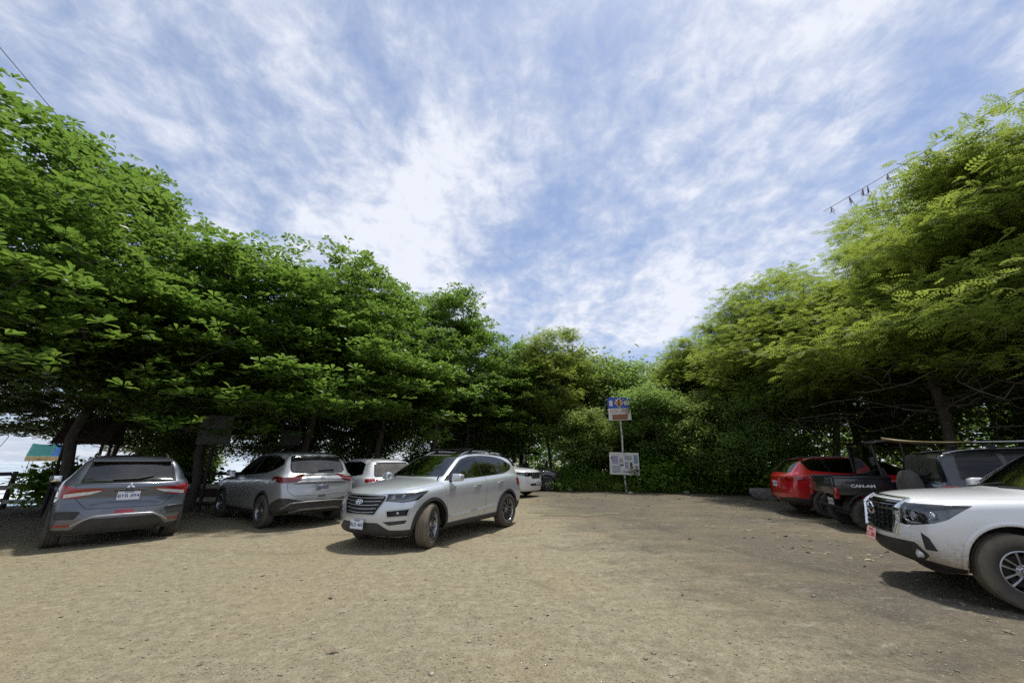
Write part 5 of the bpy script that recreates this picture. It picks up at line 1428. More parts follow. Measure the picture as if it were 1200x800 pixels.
    # leaf mould under the trees, beach sand past the fence
    geo = nt.nodes.new('ShaderNodeNewGeometry'); sp2 = N(nt, 'SeparateXYZ'); nt.links.new(geo.outputs['Position'], sp2.inputs[0])
    sh = math_(nt, 'ADD', math_(nt, 'MULTIPLY', math_(nt, 'ADD', sp2.outputs[0], -SH_P[0]), SH_N[0]), math_(nt, 'MULTIPLY', math_(nt, 'ADD', sp2.outputs[1], -SH_P[1]), SH_N[1]))
    mr = N(nt, 'MapRange'); mr.inputs['From Min'].default_value = -2.6; mr.inputs['From Max'].default_value = 0; nt.links.new(math_(nt, 'MULTIPLY_ADD', n2, 2.0, math_(nt, 'ADD', sh, -1)), mr.inputs['Value'])
    c = mixc(nt, mr.outputs[0], c, mixc(nt, n3, (.05, .038, .024), (.12, .09, .055)))
    mr2 = N(nt, 'MapRange'); mr2.inputs['From Min'].default_value = 3.5; mr2.inputs['From Max'].default_value = 6; nt.links.new(sh, mr2.inputs['Value'])
    c = mixc(nt, mr2.outputs[0], c, mixc(nt, n3, (.30, .26, .20), (.42, .38, .31)))
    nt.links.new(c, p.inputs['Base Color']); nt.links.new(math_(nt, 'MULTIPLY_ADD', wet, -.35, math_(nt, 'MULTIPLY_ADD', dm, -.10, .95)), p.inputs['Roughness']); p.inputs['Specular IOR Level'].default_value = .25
    h = math_(nt, 'MULTIPLY_ADD', n4, .35, math_(nt, 'MULTIPLY_ADD', n3, 1.0, math_(nt, 'MULTIPLY', n5, .15)))
    nt.links.new(bump(nt, h, .75, .035), p.inputs['Normal']); nt.links.new(p.outputs[0], out.inputs[0])
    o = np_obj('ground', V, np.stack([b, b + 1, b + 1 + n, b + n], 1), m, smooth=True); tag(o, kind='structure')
    # sea beyond the beach
    c0 = np.array(SH_P); nn = np.array(SH_N); tt = np.array((nn[1], -nn[0]))
    q = [c0 + nn * 14 + tt * 1500, c0 + nn * 14 - tt * 1500, c0 + nn * 3000 - tt * 3000, c0 + nn * 3000 + tt * 3000]
    V = [(a[0], a[1], -1.9) for a in q]
    m, nt, out = new_mat('sea_water'); p = N(nt, 'BsdfPrincipled'); co = objco(nt)
    mp = N(nt, 'Mapping'); mp.vector_type = 'POINT'; mp.inputs['Rotation'].default_value = (0, 0, -math.atan2(nn[1], nn[0])); nt.links.new(co, mp.inputs[0])
    mp2 = N(nt, 'Mapping'); mp2.inputs['Scale'].default_value = (.11, .012, 1); nt.links.new(mp.outputs[0], mp2.inputs[0])
    f = noise(nt, mp2.outputs[0], 1.6, 6, .6, .4); foam = ramp(nt, f, [(.50, 0), (.56, 1)])
    nt.links.new(mixc(nt, foam, (.10, .20, .24), (.78, .80, .80)), p.inputs['Base Color']); nt.links.new(math_(nt, 'MULTIPLY_ADD', foam, .5, .15), p.inputs['Roughness'])
    nt.links.new(bump(nt, noise(nt, co, 1.2, 6, .6), .6, .3), p.inputs['Normal']); nt.links.new(p.outputs[0], out.inputs[0])
    tag(np_obj('sea', V, [(0, 1, 2, 3)], m), kind='structure')

def scatter_shapes(name, P, S, mat, g, kind='stone'):
    """many little irregular stones in one mesh"""
    base = np.array([(1, 0, 0), (-1, 0, 0), (0, 1, 0), (0, -1, 0), (0, 0, .7), (0, 0, -.6), (.6, .6, .35), (-.6, .6, .3), (-.6, -.6, .35), (.6, -.6, .3)])
    F0 = np.array([(0, 6, 4), (6, 2, 4), (2, 7, 4), (7, 1, 4), (1, 8, 4), (8, 3, 4), (3, 9, 4), (9, 0, 4), (0, 5, 2), (0, 2, 6), (2, 5, 1), (2, 1, 7), (1, 5, 3), (1, 3, 8), (3, 5, 0), (3, 0, 9)])
    n = len(P); r = base[None] * (1 + g.normal(0, .18, (n, 10, 1))); a = g.random(n) * 6.28; c, s = np.cos(a)[:, None], np.sin(a)[:, None]
    sc = S[:, None] * g.uniform(.6, 1.2, (n, 1)); x = r[:, :, 0] * S[:, None]; y = r[:, :, 1] * sc
    V = np.stack([x * c - y * s, x * s + y * c, r[:, :, 2] * S[:, None] * .7], -1) + P[:, None]
    F = (np.arange(n)[:, None, None] * 10 + F0[None]).reshape(-1, 3)
    return np_obj(name, V.reshape(-1, 3), F, mat)

def island_color(name, stops, rough=.9):
    m, nt, out = new_mat(name); p = N(nt, 'BsdfPrincipled'); geo = nt.nodes.new('ShaderNodeNewGeometry')
    c = ramp(nt, geo.outputs['Random Per Island'], stops); nt.links.new(mixc(nt, .35, c, ramp(nt, noise(nt, objco(nt), 60, 4), [(.3, stops[0][1]), (.7, stops[-1][1])])), p.inputs['Base Color'])
    p.inputs['Roughness'].default_value = rough; nt.links.new(p.outputs[0], out.inputs[0]); return m

def gravel_and_litter():
    g = np.random.default_rng(3)
    n = 52000; d = 1.2 + 21 * g.random(n) ** 1.75; a = g.uniform(-1.05, 1.05, n); x = d * np.sin(a); y = d * np.cos(a)
    k = (shore(x, y) < -1) & (y < 22); x, y = x[k], y[k]; S = np.exp(g.normal(-5.35, .5, len(x))); S = np.clip(S, .0015, .02)
    P = np.stack([x, y, ground_z(x, y) + S * .12], 1)
    tag(scatter_shapes('gravel', P, S, island_color('gravel_stones', [(.0, (.14, .12, .085)), (.4, (.23, .20, .14)), (.75, (.30, .265, .19)), (1, (.44, .41, .34))]), g), kind='stuff')
    # dry fallen leaves and chips
    n = 1500; x = g.uniform(-12, 11, n); y = g.uniform(2.5, 21, n); edge = (shore(x, y) > -7) | (x > 4.5) | (g.random(n) < .10); x, y = x[edge], y[edge]
    az = g.random(len(x)) * 6.28; el = g.normal(0, .2, len(x)); D = np.stack([np.cos(az) * np.cos(el), np.sin(az) * np.cos(el), np.sin(el)], 1)
    V = leaves_geo(np.stack([x, y, ground_z(x, y) + .012], 1), D, g.uniform(.05, .14, len(x)), g.normal(0, .4, len(x)), DIAM, g)
    F = np.arange(len(V)).reshape(-1, 4)
    tag(np_obj('leaf_litter', V, F, island_color('dry_leaves', [(0, (.07, .04, .02)), (.5, (.16, .10, .045)), (.85, (.30, .22, .08)), (1, (.5, .46, .38))], .8)), kind='stuff')

def trees():
    bark = bark_mat('almond_bark', (.035, .028, .022), (.11, .095, .08)); bark2 = bark_mat('grey_bark', (.06, .05, .04), (.17, .145, .11))
    la = leaf_mat('almond_leaf', (.028, .070, .012), (.070, .138, .022), (.165, .240, .040), .46, (.28, .46, .07), .34)
    lf = leaf_mat('feathery_leaf', (.070, .115, .022), (.145, .205, .038), (.23, .29, .055), .55, (.42, .53, .08), .5)
    lb = leaf_mat('thicket_leaf', (.050, .105, .030), (.105, .180, .050), (.18, .255, .07), .58, (.40, .58, .12), .5)
    lo = leaf_mat('olive_leaf', (.065, .115, .028), (.13, .19, .048), (.20, .265, .075), .58, (.44, .56, .12), .5)
    used = {}
    A = []
    for i, (sd, lobes) in enumerate([(11, [(0, 0, 6.6, 3.9, 3.9, 3.2), (1.6, -1.2, 4.4, 3.0, 3.0, 1.7), (-1.8, .8, 4.6, 2.8, 2.8, 1.8), (.4, .6, 8.6, 1.8, 1.8, 1.5)]),
                                     (23, [(0, .4, 6.2, 3.6, 4.0, 3.0), (-1.4, -1.6, 4.3, 2.8, 3.0, 1.6), (2.0, .4, 5.4, 2.4, 2.6, 2.0), (-.6, .2, 8.4, 2.0, 1.8, 1.4)]),
                                     (37, [(.3, 0, 6.4, 4.1, 3.6, 3.0), (0, -2.2, 4.0, 3.2, 2.4, 1.5), (-2.0, 1.2, 5.2, 2.6, 2.4, 2.1), (1.0, -.4, 8.3, 2.0, 2.0, 1.7)])]):
        tr = [(0, 0, -.1), (.1, .05, .9), (.0, .15, 1.9), (.2, .1, 2.9), (.1, .0, 4.2), (.2, -.1, 5.6)]
        A.append(tree_proto('almond_tree', tr, lobes, 400, 'almond', 13, (bark, la), sd, .125, .85, 1.95, bare=([(0, 0, 2.6, 2.8, 2.8, 1.0)], 26)))
    spots = [(-12.4, 7.2, 0, -10, (1.04, 1.04, .94), 'tallest almond tree at the left edge, its crown running out of the picture'),
             (-11.9, 10.8, 1, 85, (.98, .98, 1.08), 'almond tree rising behind the dark grey crossover'),
             (-9.7, 12.4, 2, 42, (1.10, 1.10, .90), 'almond tree with low limbs between the grey and the silver crossovers'),
             (-7.6, 14.4, 0, -15, (.98, .98, .97), 'almond tree standing over the silver crossover seen from behind'),
             (-5.6, 17.0, 1, 80, (.95, .95, .98), 'almond tree behind the white hatchback'),
             (-4.0, 19.7, 2, 320, (.9, .9, 1.06), 'almond tree above the silver crossover with roof bars'),
             (-2.6, 22.4, 0, 40, .96, 'rounded almond tree at the far end of the left row'),
             (-16.4, 10.8, 0, 120, (.82, .82, .74), 'low hanging almond tree at the far left above the plank fence'),
             (-13.4, 13.4, 1, 10, (.5, .5, .80), 'slender almond tree just behind the wooden kiosk'), (-10.8, 14.0, 0, 140, (.5, .5, .78), 'slender almond tree left of the silver crossover seen from behind'),
             (-8.9, 16.6, 2, 260, (.5, .5, .8), 'slender almond tree beside the smaller grey board'), (-6.9, 18.9, 1, 310, (.5, .5, .8), 'slender almond tree just beyond the white hatchback'),
             (-14.6, 15.6, 2, 20, .84, 'low almond tree farther towards the beach, behind the wooden kiosk'),
             (-11.2, 18.6, 0, 260, .86, 'almond tree on the beach side of the fence, behind the grey board'),
             (-8.4, 21.8, 1, 160, .86, 'almond tree on the beach side, behind the white hatchback')]
    for x, y, k, rz, sc, lab in spots: place(A[k], used, x, y, rz, sc, lab, 'almond trees along the left side', float(ground_z(np.array(x), np.array(y))))
    # feathery trees on the right
    Fp = []
    for sd, lobes in [(5, [(0, 0, 6.0, 4.6, 4.6, 2.6), (-1.8, -1.0, 4.4, 3.4, 3.4, 1.4), (1.0, .5, 8.2, 2.6, 2.6, 1.6), (-.5, 1.0, 7.3, 3.4, 3.0, 1.5), (-2.6, -.4, 8.1, 1.0, .9, .5), (-1.2, -1.4, 9.3, .7, .7, .6), (2.2, -.8, 9.9, .9, .8, .7), (.6, 1.2, 10.2, .6, .7, .5), (-3.9, .8, 6.6, 1.0, 1.0, .5)]),
                      (9, [(0, 0, 5.8, 4.4, 4.8, 2.5), (-2.2, .6, 4.6, 3.0, 3.2, 1.3), (.6, -1.0, 7.9, 2.8, 2.4, 1.7), (-1.9, .6, 8.9, .9, .8, .6), (1.9, .9, 9.3, .8, .8, .6), (-3.6, -1.6, 7.0, 1.1, 1.0, .5)])]:
        tr = [(0, 0, -.1), (-.1, .1, .8), (-.2, .1, 1.7), (-.4, 0, 2.7), (-.5, 0, 3.8), (-.4, .1, 5.0)]
        Fp.append(tree_proto('feathery_tree', tr, lobes, 620, 'feather', 46, (bark2, lf), sd, .13, 0, 2.65, bare=([(-.6, 0, 3.2, 4.6, 4.4, 1.4)], 170), shell=.36))
    for x, y, k, rz, sc, lab in [(13.2, 7.8, 0, 0, (.98, .98, 1.0), 'tallest feathery tree at the right edge, spreading over the pickup truck'),
                                 (13.6, 12.2, 1, 40, 1.02, 'feathery tree overhanging the dark off-roader'),
                                 (13.2, 16.6, 0, 150, .98, 'feathery tree behind the red crossover'),
                                 (16.8, 10.0, 1, 90, 1.12, 'feathery tree deeper in the woods, behind the one at the right edge'),
                                 (12.6, 22.2, 1, 200, .92, 'bright green feathery tree right of the signpost'),
                                 (2.4, 25.0, 1, 300, (.78, .78, 1.0), 'feathery tree with dangling branches left of the signpost')]:
        place(Fp[k], used, x, y, rz, sc, lab, 'feathery trees around the lot')
    Bp = []
    for sd, mt, lobes in [(3, lb, [(0, 0, 5.2, 3.4, 3.2, 3.4), (1.2, .6, 7.2, 2.2, 2.2, 1.7), (-1.4, -.6, 3.4, 2.8, 2.6, 2.0)]), (8, lo, [(0, 0, 5.0, 3.0, 3.4, 3.2), (-1.0, .4, 7.0, 2.4, 2.0, 1.6), (1.5, -.8, 3.2, 2.6, 2.4, 1.9)])]:
        tr = [(0, 0, -.1), (.15, 0, 1.), (.1, .2, 2.1), (-.1, .1, 3.4), (0, 0, 5.0)]
        Bp.append(tree_proto('thicket_tree', tr, lobes, 360, 'thicket', 92, (bark2, mt), sd, .14, 0, 1.0, shell=.33, bare=([(0, 0, 1.8, 2.4, 2.2, 1.2)], 40)))
    front = [(-1.2, 24.2, 0, 15, (.62, .62, .62), 'round bushy young tree behind the dark buggy, left of the signpost'), (4.2, 22.5, 1, 95, (.66, .6, .50), 'olive green young tree just left of the signpost'),
             (7.8, 21.3, 0, 175, (.66, .66, .62), 'bushy young tree just right of the signpost, leaves almost to the ground'), (10.4, 19.8, 1, 255, (.66, .62, .60), 'olive green young tree left of the boulder'), (12.0, 17.4, 0, 335, (.6, .6, .62), 'bushy young tree behind the boulder')]
    for x, y, k, rz, sc, lab in front: place(Bp[k], used, x, y, rz, sc, lab, 'young trees along the weeds at the back')
    back = [(.0, 25.2, 0, 0, .98, 'dense tree filling the gap right of the almond row'), (5.2, 26.2, 1, 60, 1.02, 'olive green tree rising highest behind the signpost'), (7.4, 25.4, 0, 130, .92, 'dark bushy tree just right of the signpost'),
            (10.8, 25.6, 1, 210, .98, 'olive green tree behind the bright feathery tree'), (13.8, 22.6, 0, 280, 1.08, 'dark bushy tree behind the boulder'), (16.8, 19.0, 1, 30, 1.12, 'olive green tree behind the red crossover in the right hand woods'),
            (19.2, 14.6, 0, 80, 1.1, 'dark bushy tree deep in the right hand woods behind the buggy'), (21.0, 9.6, 1, 140, 1.15, 'olive green tree deep in the woods behind the pickup truck'), (18.6, 4.6, 0, 190, 1.1, 'dark bushy tree beyond the right edge of the lot'),
            (-13.6, 17.4, 0, 10, .62, 'low bushy tree on the beach side behind the wooden kiosk'), (-10.2, 17.2, 1, 130, .60, 'low olive green tree filling the gap left of the silver crossover seen from behind'), (-7.6, 19.8, 0, 250, .66, 'low bushy tree behind the white hatchback'), (-4.6, 23.8, 1, 80, .66, 'low olive green tree behind the end of the almond row'), (-16.8, 20.5, 1, 60, .45, 'small olive green tree near the white lookout'),
            (-3.4, 27.6, 1, 330, .8, 'olive green tree seen beyond the end of the almond row')]
    for x, y, k, rz, sc, lab in back: place(Bp[k], used, x, y, rz, sc, lab, 'bushy trees closing the back of the lot')
    # the woods farther back read as one mass
    g = np.random.default_rng(77); n = 200; th = g.uniform(-.02, 1.35, n); rr = g.uniform(29, 44, n); x = rr * np.sin(th) * 1.0; y = rr * np.cos(th); z = g.uniform(.6, 7.6, n) * (1 - .0 * rr)
    k = x > -1.5; att = np.stack([x, y, z], 1)[k]
    off = g.normal(0, 1, (len(att) * 240, 3)) * (1.3, 1.3, .9); P = np.repeat(att, 240, axis=0) + off; P[:, 2] = np.abs(P[:, 2]); m = len(P); az = g.random(m) * 6.28; el = g.normal(0, .5, m)
    D = np.stack([np.cos(az) * np.cos(el), np.sin(az) * np.cos(el), np.sin(el)], 1)
    V = leaves_geo(P, D, g.uniform(.3, .6, m), g.normal(0, .6, m), DIAM, g)
    tag(np_obj('distant_woods', V, np.arange(len(V)).reshape(-1, 4), lb), kind='stuff')
    # weeds and low growth along the back edge
    n = 700; t = g.random(n); x = 1.0 + 13.0 * t + g.normal(0, .2, n); y = 21.3 - 1.4 * t - 1.6 * t * t + np.abs(g.normal(0, .9, n)) - 1.3 * (g.random(n) < .22) * g.random(n); hgt = .12 + .5 * g.random(n) * np.clip((y - 20.2 + 2 * t) / 1.2, .3, 1.3)
    att = np.stack([x, y, hgt], 1); m = 55; off = g.normal(0, 1, (n * m, 3)) * (.24, .2, .13); P = np.repeat(att, m, axis=0) + off; P[:, 2] = np.clip(P[:, 2], .02, None); az = g.random(n * m) * 6.28; el = g.uniform(-.1, 1.1, n * m)
    D = np.stack([np.cos(az) * np.cos(el), np.sin(az) * np.cos(el), np.sin(el)], 1)
    lw = leaf_mat('weed_leaf', (.045, .11, .014), (.10, .20, .025), (.18, .28, .04), .45, (.26, .42, .04), .5)
    V = leaves_geo(P, D, g.uniform(.07, .2, n * m), g.normal(0, .4, n * m), DIAM, g)
    tag(np_obj('undergrowth', V, np.arange(len(V)).reshape(-1, 4), lw), kind='stuff')
    # blades of taller grass between the weeds
    n = 9000; t = g.random(n); x = .8 + 13.2 * t; y = 21.0 - 1.4 * t - 1.6 * t * t + np.abs(g.normal(0, .6, n)); az = g.random(n) * 6.28; el = g.uniform(.7, 1.5, n)
    D = np.stack([np.cos(az) * np.cos(el), np.sin(az) * np.cos(el), np.sin(el)], 1); GR = np.array([(0, -.02, 0), (0, .02, 0), (1, .004, -.12), (1, -.004, -.12)])
    V = leaves_geo(np.stack([x, y, np.zeros(n)], 1), D, g.uniform(.2, .75, n), g.normal(0, .4, n), GR, g)
    tag(np_obj('tall_grass', V, np.arange(len(V)).reshape(-1, 4), leaf_mat('grass_blade', (.06, .11, .02), (.13, .20, .04), (.30, .28, .12), .4, (.3, .4, .08), .5)), kind='stuff')
    # shrubs, each a plant of its own
    sp = tree_proto('shrub', [(0, 0, -.05), (.02, 0, .15), (0, .02, .3)], [(0, 0, .75, 1.1, .9, .75), (.5, .2, 1.0, .6, .6, .6)], 70, 'thicket', 75, (bark2, lw), 41, .035, 0, .1, shell=.35, leafn='crown')
    for x, y, rz, sc, lab in [(7.0, 20.7, 0, 1.0, 'bright green shrub right of the signpost'), (8.9, 20.6, 80, 1.15, 'taller shrub midway between the signpost and the boulder'), (10.7, 19.0, 160, .95, 'shrub left of the boulder under dark trees'),
                              (3.6, 22.2, 240, .8, 'low shrub left of the signpost'), (11.6, 16.6, 300, .9, 'shrub beside the red crossover'), (-12.6, 15.4, 100, .9, 'bright shrub behind the plank fence, left'), (-8.8, 18.6, 30, .9, 'bright shrub beyond the fence between the two silver crossovers'),
                              (-14.0, 13.2, 200, .8, 'shrub near the wooden kiosk'), (-5.2, 22.6, 60, 1.1, 'shrub seen past the white hatchback')]:
        place(sp, used, x, y, rz, sc, lab, 'shrubs at the edge of the lot', float(ground_z(np.array(x), np.array(y))), 'shrub')
def props():
    metal = simple('galvanised', (.42, .43, .42), .45, .6, vary=.25); white = simple('sign_white', (.62, .60, .55), .55, vary=.15, vscale=3)
    blue = simple('sign_blue', (.012, .06, .42), .45, vary=.15); orange = simple('sign_orange', (.62, .20, .04), .5, vary=.2); ink = simple('sign_ink', (.03, .02, .02), .6)
    brown = simple('sign_brown', (.30, .13, .05), .6, vary=.3, vscale=12); red = simple('sign_red_ink', (.36, .10, .08), .6, vary=.3); grn = simple('plant_scrap', (.08, .11, .02), .7, vary=.4)
    # signpost
    px, py = 5.60, 20.2
    t = thing('signpost', 'tall white post carrying a blue and orange warning sign at the far weeds', 'signpost', (px, py, 0), R(-12)); t.scale = (.88, 1, .99)
    bm = bmesh.new(); tube(bm, [(.02, 0, -.1), (-.02, 0, 1.4), (.03, 0, 2.6), (.0, 0, 4.55)], .055, 10)
    post = bm_obj('post', bm, simple('peeling_white_post', (.50, .49, .45), .7, vary=.5, vscale=12), t)
    MF = Matrix.Translation((0, -.075, 0)) @ Matrix.Rotation(R(90), 4, 'X')       # sign plane: x right, y up, z to the lot
    def flat(name, lo, hi, z0, z1, mat, par):
        bm = bmesh.new(); box(bm, (lo[0], lo[1], z0), (hi[0], hi[1], z1)); bmesh.ops.transform(bm, matrix=MF, verts=bm.verts); return bm_obj(name, bm, mat, par, None)
    panel = flat('sign_panel', (-.64, 3.50), (.64, 4.68), -.015, 0, white, t)
    flat('blue_field', (-.655, 4.12), (.655, 4.69), 0, .004, blue, panel)
    flat('left_pictogram', (-.56, 4.24), (-.36, 4.54), .004, .008, white, panel); flat('right_pictogram', (.30, 4.28), (.60, 4.50), .004, .008, white, panel)
    bm = bmesh.new(); poly_mesh(bm, [(-.0, 4.13), (.27, 4.40), (0, 4.67), (-.27, 4.40)], MF, .004, .009); bm_obj('warning_diamond_edge', bm, white, panel, None)
    bm = bmesh.new(); poly_mesh(bm, [(-.0, 4.17), (.23, 4.40), (0, 4.63), (-.23, 4.40)], MF, .009, .012); bm_obj('warning_diamond', bm, orange, panel, None)
    bm = bmesh.new(); poly_mesh(bm, [(-.03, 4.36), (.03, 4.36), (.045, 4.55), (-.045, 4.55)], MF, .012, .015); poly_mesh(bm, [(-.10, 4.26), (.10, 4.26), (.06, 4.34), (-.06, 4.34)], MF, .012, .015); bm_obj('warning_symbol', bm, ink, panel, None)
    g = np.random.default_rng(5)
    def scribble(name, x0, x1, ys, h, mat, par, z0=.004, F=MF):
      for yy in ys:
        bm = bmesh.new()
        for yy in (yy,):
            x = x0 + g.uniform(0, .05)
            while x < x1 - .03:
                w = g.uniform(.02, .05); a = h * g.uniform(.7, 1)
                if g.random() < .82: poly_mesh(bm, [(x, yy), (x + w * .8, yy), (x + w * .8, yy + a), (x, yy + a)], F, z0, z0 + .003)
                x += w + .012
        bm_obj(name, bm, mat, par, None)
    scribble('notice_lines', -.56, -.02, (4.02, 3.95, 3.88), .045, red, panel); scribble('notice_lines', .04, .56, (4.02, 3.95, 3.88), .045, red, panel)
    flat('brown_band', (-.44, 3.53), (.44, 3.80), 0, .004, brown, panel); scribble('notice_lines', -.40, .40, (3.72, 3.58), .05, ink, panel)
    flat('centre_strip', (-.02, 3.82), (.03, 4.11), .001, .005, metal, panel)
    # white board of small notices on the same post
    b = thing('notice_board', 'white board crowded with small notices, lower on the signpost', 'notice board', (px, py, 0), R(-12)); b.scale = (.90, 1, 1)
    bm = bmesh.new(); box(bm, (-.80, .80, -.03), (.78, 1.86, 0), .01); MB = MF @ Matrix.Translation((0, 0, .015)) @ Matrix.Rotation(R(-1.5), 4, 'Z'); bmesh.ops.transform(bm, matrix=MB, verts=bm.verts); bd = bm_obj('board', bm, white, b, None)
    cols = [simple('notice_lilac', (.36, .34, .50), .6, vary=.2), simple('notice_grey', (.38, .42, .42), .6, vary=.3), simple('notice_dark', (.05, .05, .09), .6), simple('notice_pink', (.42, .30, .40), .6), simple('notice_blue', (.20, .30, .42), .6)]
    def patch(x0, y0, x1, y1, m, z=.002):
        bm = bmesh.new(); poly_mesh(bm, [(x0, y0), (x1, y0), (x1, y1), (x0, y1)], MB, 0, z); bm_obj('notice', bm, m, bd, None)
    patch(-.66, 1.30, -.32, 1.70, cols[0]); patch(-.70, 1.48, -.64, 1.66, cols[2]); patch(-.68, .88, -.20, 1.24, cols[1]); patch(-.28, 1.36, -.06, 1.60, cols[1]); patch(-.26, 1.22, -.04, 1.30, cols[2])
    patch(.02, 1.10, .20, 1.42, cols[0]); patch(.29, 1.08, .42, 1.40, cols[2]); patch(.02, 1.50, .42, 1.72, cols[1]); patch(.50, 1.34, .72, 1.76, cols[4]); patch(.54, .86, .72, 1.24, cols[3]); patch(-.12, .88, .40, 1.02, cols[1])
    for x0, x1, ys in ((-.64, -.34, (1.62, 1.55, 1.48, 1.41, 1.34)), (-.66, -.22, (1.16, 1.09, 1.02, .95)), (-.27, -.07, (1.54, 1.46, 1.39)), (.03, .20, (1.36, 1.28, 1.20, 1.13)), (.04, .41, (1.66, 1.60, 1.54)), (.51, .71, (1.70, 1.60, 1.50, 1.40)), (.55, .71, (1.18, 1.10, 1.0, .92)), (-.10, .38, (.96, .90))):
        scribble('notice_lines', x0, x1, ys, .022, ink, bd, .002, MB)
    V = build_crown(np.array([(.05, -.09, 1.92), (.12, -.09, 1.84)]), g, 'thicket', 26)[0]; V = (V - (.05, -.09, 1.88)) * .32 + (.05, -.09, 1.88)
    tag(np_obj('plant_sprig', V @ np.array(Matrix.Rotation(R(12), 3, 'Z')) + (px, py, 0), np.arange(len(V)).reshape(-1, 4), grn), 'withered sprig of leaves caught on top of the white notice board', 'sprig')
    # ---- left: plank fence, boards on trees, kiosk, parasol hut, lookout chair
    wood = simple('weathered_wood', (.16, .125, .09), .85, vary=.35, vscale=14, bmp=.3, bscale=80); dwood = simple('dark_wood', (.035, .028, .03), .8, vary=.3); lwood = simple('pale_plank', (.34, .31, .26), .8, vary=.25, vscale=10); rbrown = simple('red_brown_wood', (.045, .026, .018), .85, vary=.35)
    def hgt(x, y): return float(ground_z(np.array(x), np.array(y)))
    P0 = Vector((-24.0, 12.6)); P1 = Vector((-6.0, 14.2)); d = (P1 - P0); Lf = d.length; ang = math.atan2(d.y, d.x)
    f = thing('plank_fence', 'low fence of weathered planks between posts, along the seaward side', 'fence', (P0.x, P0.y, 0), ang)
    g2 = np.random.default_rng(8); nb = 7; st = Lf / nb
    for i in range(nb + 1):
        bm = bmesh.new(); h = 1.16 + g2.normal(0, .03); zb = hgt(*(P0 + d * (i / nb)))
        lean = g2.normal(0, .02); tube(bm, [(i * st, 0, zb - .2), (i * st + lean, 0, zb + h * .5), (i * st + lean * 1.5, 0, zb + h)], [.075, .07, .06], 9); bm_obj('post', bm, dwood, f)
    for i in range(nb):
        z0 = hgt(*(P0 + d * (i / nb))); z1 = hgt(*(P0 + d * ((i + 1) / nb)))
        for hh, th, mt, nm in ((1.04, .055, dwood, 'top_rail'), (.66, .075, lwood, 'middle_plank'), (.24, .06, lwood, 'lower_plank')):
            bm = bmesh.new(); a = g2.normal(0, .012); b2 = g2.normal(0, .012)
            v = box(bm, (i * st + .01, -.095, 0), ((i + 1) * st - .01, -.068, th * 2), .008)
            for q in v:
                if q.is_valid: tt = (q.co.x - i * st) / st; q.co.z += (z0 + a) * (1 - tt) + (z1 + b2) * tt + hh - th
            bm_obj(nm, bm, mt, f)
    for i in (5,):
        bm = bmesh.new(); box(bm, (i * st + .12, -.06, .30 + hgt(*(P0 + d * (i / nb)))), ((i + 1) * st - .12, -.035, .60 + hgt(*(P0 + d * (i / nb))))); bm_obj('brown_panel', bm, rbrown, f)
    # boards
    def board(x, y, z, w, h, rz, lab):
        t = thing('grey_board', lab, 'sign board', (x, y, z), R(rz), 'grey boards fixed among the almond trunks')
        bm = bmesh.new(); box(bm, (-w / 2, -.015, -h / 2), (w / 2, .015, h / 2), .006); bb = bm_obj('board', bm, simple('grey_board_face', (.085, .09, .088), .8, vary=.5, vscale=25), t)
        F = Matrix.Translation((0, -.017, 0)) @ Matrix.Rotation(R(90), 4, 'X'); k = h / .85
        scribble('painted_lines', -w / 2 + .06, w / 2 - .06, [-h / 2 + .09 + .088 * k * q for q in range(8)], .032 * k, simple('faded_paint', (.17, .18, .175), .8, vary=.3), bb, .0, F)
        bm = bmesh.new(); box(bm, (-.04, .016, -z - .1), (.04, .075, h / 2 - .02), .01); bm_obj('support_post', bm, dwood, t); return t
    board(-9.2, 12.2, 2.38, .96, .88, 8, 'larger grey board among the trunks, left of the silver crossover seen from behind')
    board(-8.4, 15.0, 2.28, .78, .56, 5, 'smaller grey board half hidden by leaves above the silver crossover seen from behind')
    # kiosk with a low plank roof
    k = thing('wooden_kiosk', 'small dark wooden kiosk with a red brown plank roof, behind the dark grey crossover', 'kiosk', (-12.5, 11.7, hgt(-12.5, 11.7)), R(28)); k.scale = (.44, .44, .86)
    for x, y in ((-.9, -.5), (.9, -.5), (-.9, .9), (.9, .9)): bm = bmesh.new(); tube(bm, [(x, y, -.1), (x, y, 2.3)], .09, 8); bm_obj('post', bm, dwood, k)
    bm = bmesh.new()
    for i in range(12):
        x0 = -1.35 + i * .225; v = box(bm, (x0, -1.15, 0), (x0 + .21, .25, .04), .004)
        for q in v:
            if q.is_valid: q.co.z += 2.22 + (q.co.y + 1.15) * .52 + .004 * (i % 3)
    bm_obj('front_roof_slope', bm, rbrown, k)
    bm = bmesh.new()
    for i in range(12):
        x0 = -1.35 + i * .225; v = box(bm, (x0, .26, 0), (x0 + .21, 1.6, .04), .004)
        for q in v:
            if q.is_valid: q.co.z += 2.22 + (1.66 - q.co.y) * .52
    bm_obj('rear_roof_slope', bm, rbrown, k)
    bm = bmesh.new(); box(bm, (-1.0, -.6, .85), (1.0, -.25, .93), .01); box(bm, (-.95, -.45, 0), (.95, -.40, .85)); bm_obj('counter', bm, dwood, k)
    # beach shelter: turquoise and blue awning on thin poles
    teal = simple('teal_canvas', (.03, .20, .20), .7, vary=.2); bl = simple('blue_canvas', (.015, .12, .34), .7, vary=.2); sand = simple('straw', (.42, .33, .17), .85, vary=.3)
    sx, sy = -27.6, 24.0; sz = hgt(sx, sy) + .25; u = thing('beach_shelter', 'beach shelter with a teal and blue awning on thin poles, by the water', 'shelter', (sx, sy, sz), R(40)); u.scale = (.42, .42, .98)
    for x, y in ((-1.7, -1), (-.2, -1.1), (1.6, -1), (-1.7, 1), (1.6, 1)): bm = bmesh.new(); tube(bm, [(x, y, -.1), (x, y, 3.2)], .035, 6); bm_obj('pole', bm, dwood, u)
